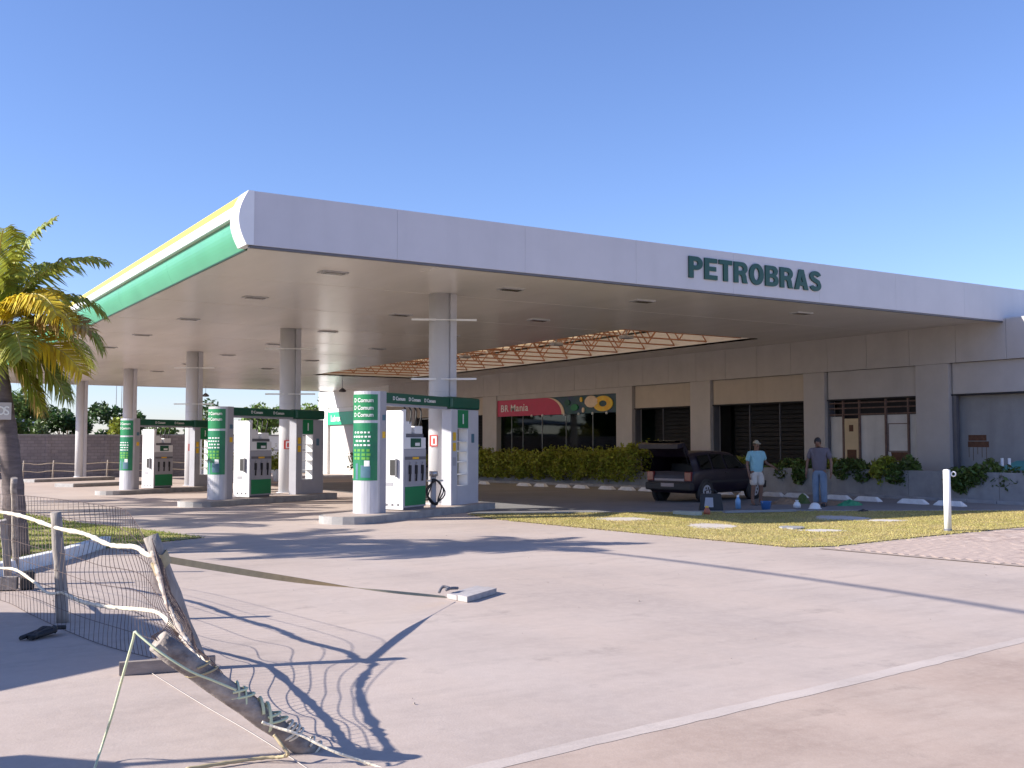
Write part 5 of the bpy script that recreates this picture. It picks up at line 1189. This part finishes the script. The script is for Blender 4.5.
# rope and stake barrier in front of the wall
rf = gnd
stk = [(8.5,66.5),(10.2,67.2),(13.5,68.6),(17.2,69.5),(20.5,70)]
for k, (x, y) in enumerate(stk):
    solo('barrier_stake', MB().tube([(x,y,gz(y)),(x+.06,y,gz(y)+1.15)],.05,6), M['wood'], ['leftmost thin stake of the rope barrier by the block wall','second stake of the rope barrier, left of the farthest column','third stake of the rope barrier, right of the farthest column','stake of the rope barrier between the third and fourth columns','last stake of the rope barrier behind the far pump'][k], 'stake', Vector((x,y,gz(y))), 'stakes of the rope barrier')
for z, lab in ((.55,'lower pale rope of the stake barrier by the block wall'),(1.0,'upper pale rope of the stake barrier by the block wall')):
    P = [(4,65.5,gz(65)+z)]+[(x,y-.05,gz(y)+z) for x, y in stk]; Q = []
    for i in range(len(P)-1): Q += [Vector(P[i]), (Vector(P[i])+Vector(P[i+1]))/2-Vector((0,0,.08))]
    rope('barrier_rope', Q+[Vector(P[-1])], .022, lab, lump=.1, k=3)
# trees
def tree(x, y, h, r, n, m, label, trunk_r=.14, leaf=.22, crown_f=.62, sq=1.0, group='trees beyond the forecourt', rg=None):
    g = gz(y); t = thing('tree', label, 'tree', (x, y, g), group=group); rg = rg or rng
    limbs = []; zc = g+h*(1-crown_f)
    part('trunk', MB().tube([(x,y,g-.1),(x+.1*r,y,g+h*.25),(x-.05*r,y,zc+.1*h)],[trunk_r,trunk_r*.8,trunk_r*.6],8), M['trunk'], t, w=True)
    for k in range(11):
        a_ = rg.uniform(0,6.28); q = rg.random()**.5*r*.8; lz = zc+rg.uniform(.05,.85)*(g+h-zc); limbs.append(Vector((x+q*math.cos(a_), y+q*math.sin(a_)*sq, lz)))
    b = MB()
    for L_ in limbs: b.tube([(x-.05*r,y,zc-.05*h),Vector((x,y,zc)).lerp(L_,.5)+Vector((0,0,.1*h)),L_],[trunk_r*.45,trunk_r*.3,.02],5)
    part('limbs', b, M['trunk'], t, w=True)
    def s():
        c_ = rg.choice(limbs); d = Vector((rg.gauss(0,1),rg.gauss(0,1),rg.gauss(0,.75))).normalized()*(rg.random()**.45)*r*.42; return c_+d
    o = leafcloud(n, s, leaf, m, 'crown', t); return t
tree(-6,86,7.5,3.6,5200,M['treedark'],'dark broad tree over the shed roof at the far left',leaf=.26)
tree(1.5,99,6.6,3.6,4200,M['treedark'],'dark tree far behind the shed beside the palm trunk',leaf=.28)
tree(9.6,84,6.3,2.9,5600,M['treeleaf'],'bright green bushy tree just left of the farthest column',leaf=.2)
tree(5.6,88,6.4,3.0,4200,M['treedark'],'dark green tree behind the bright bushy tree',leaf=.22)
tree(14.2,88,4.9,2.0,2600,M['treedark'],'dark shrubby tree just right of the farthest column',leaf=.22)
tree(17.2,84,5.3,2.1,2600,M['treedark'],'dark ragged tree between the fourth and fifth columns',leaf=.24)
tree(20.8,86,3.6,1.6,1800,M['treeleaf'],'low bright tree left of the third column',leaf=.2)
tree(25.5,90,6.0,1.9,1500,M['treedark'],'thin topped tree above the far pump header',leaf=.2)
tree(30.2,88,5.8,2.2,2600,M['treeleaf'],'green tree behind the third column',leaf=.22)
tree(32.2,79,6.6,2.3,3600,M['treeleaf'],'light green young tree left of the second column',leaf=.2)
tree(38.0,90,5.5,2.4,2400,M['treeleaf'],'green tree farther behind the light green young tree',leaf=.22)
for (x, y, rx, ry, h, m_, lab) in ((4.2,75.2,.8,1.0,3.4,'leafy','yellow flowering shrub over the block wall near the palm trunk'),(6.4,75.4,.8,1.0,3.3,'leaf','green shrub over the block wall right of the yellow one'),(10.5,75.6,.9,1.2,3.2,'leafd','dusky shrub over the block wall left of the farthest column'),(15.8,75.4,.8,1.2,3.3,'leaf','bright shrub over the block wall right of the farthest column'),(20.9,75.4,.8,1.2,3.4,'leaf','bright shrub over the block wall left of the third column')):
    bush(x, y, rx, ry, h*1.06, 1900, M[m_], lab, 'wall_shrub', group='shrubs above the block wall', leaf=.16)
for k, (x, y, h) in enumerate(((-12,92,11),(-20,98,13),(-27,90,12),(-35,96,13),(-5,104,12),(-44,92,12))):  # unseen trees added to darken the reflection in the shop glass
    tree(x, y, h, h*.42, 4200, M['treedark'], 'tall dark unseen tree added beyond the wall, number %s from the forecourt' % ['one','two','three','four','five','six'][k], leaf=.42, trunk_r=.25)
# potted plants by the white wall
for (px, lab, m_) in ((233,'yellow croton in a white pot left of the middle pump','leafy'),(279,'green and yellow potted plant behind the middle pump','leaf')):
    q = dep(px, 474, 56); y = q.y; x = q.x; g = gz(y)
    t = thing('potted_plant', lab, 'plant', (x,y,g), group='potted plants by the white wall')
    part('pot', MB().lathe((x,y,g), [(0,0),(.26,.0),(.38,.55),(.40,.6),(.34,.58),(.3,.5)],16), M['white'], t, w=True)
    leafcloud(500, lambda: (x+rng.gauss(0,.35), y+rng.gauss(0,.35), g+.65+abs(rng.gauss(.3,.3))), .13, M[m_], 'foliage', t)
    part('stem', MB().tube([(x,y,g+.4),(x,y,g+1.2)],.03,5), M['trunk'], t, w=True)
# slatted sign tower beyond the wall, left of the fourth column
q = dep(118, 447, 90); t = thing('slatted_tower', 'small striped lattice tower beyond the wall left of the fourth column', 'tower', (q.x,q.y,gz(q.y)))
for dx in (-.22,.22): part('leg', MB().tube([(q.x+dx,q.y,gz(q.y)),(q.x+dx,q.y,14)],.03,5), M['steel'], t, w=True)
for k in range(5): part('slat', MB().box(q.x-.32,q.x+.32,q.y-.06,q.y-.035,1.6+.42*k,1.78+.42*k), M['white'], t, w=True)
# teal cover in the planter at the right edge
p = Vector((28.2,17.6,.80)); t = thing('teal_cover', 'teal sheet over a low frame in the planter at the right edge', 'cover', p)
part('sheet', MB().add([(p.x-.5,p.y-1.2,p.z+.12),(p.x-.5,p.y+.75,p.z+.10),(p.x+.5,p.y+.75,p.z+.34),(p.x+.5,p.y-1.2,p.z+.38),(p.x-.5,p.y-1.2,p.z+.10),(p.x-.5,p.y+.75,p.z+.08),(p.x+.5,p.y+.75,p.z+.32),(p.x+.5,p.y-1.2,p.z+.36)],[[0,1,2,3],[7,6,5,4],[0,4,5,1],[1,5,6,2],[2,6,7,3],[3,7,4,0]]), mat('teal_sheet', (.05,.26,.26), .5), t, w=True)
for dy in (.30,.08): part('stub_pipe', MB().cyl((p.x-.2,p.y+.45+dy),.04,0,p.z+.42,10), M['white'], t, w=True)
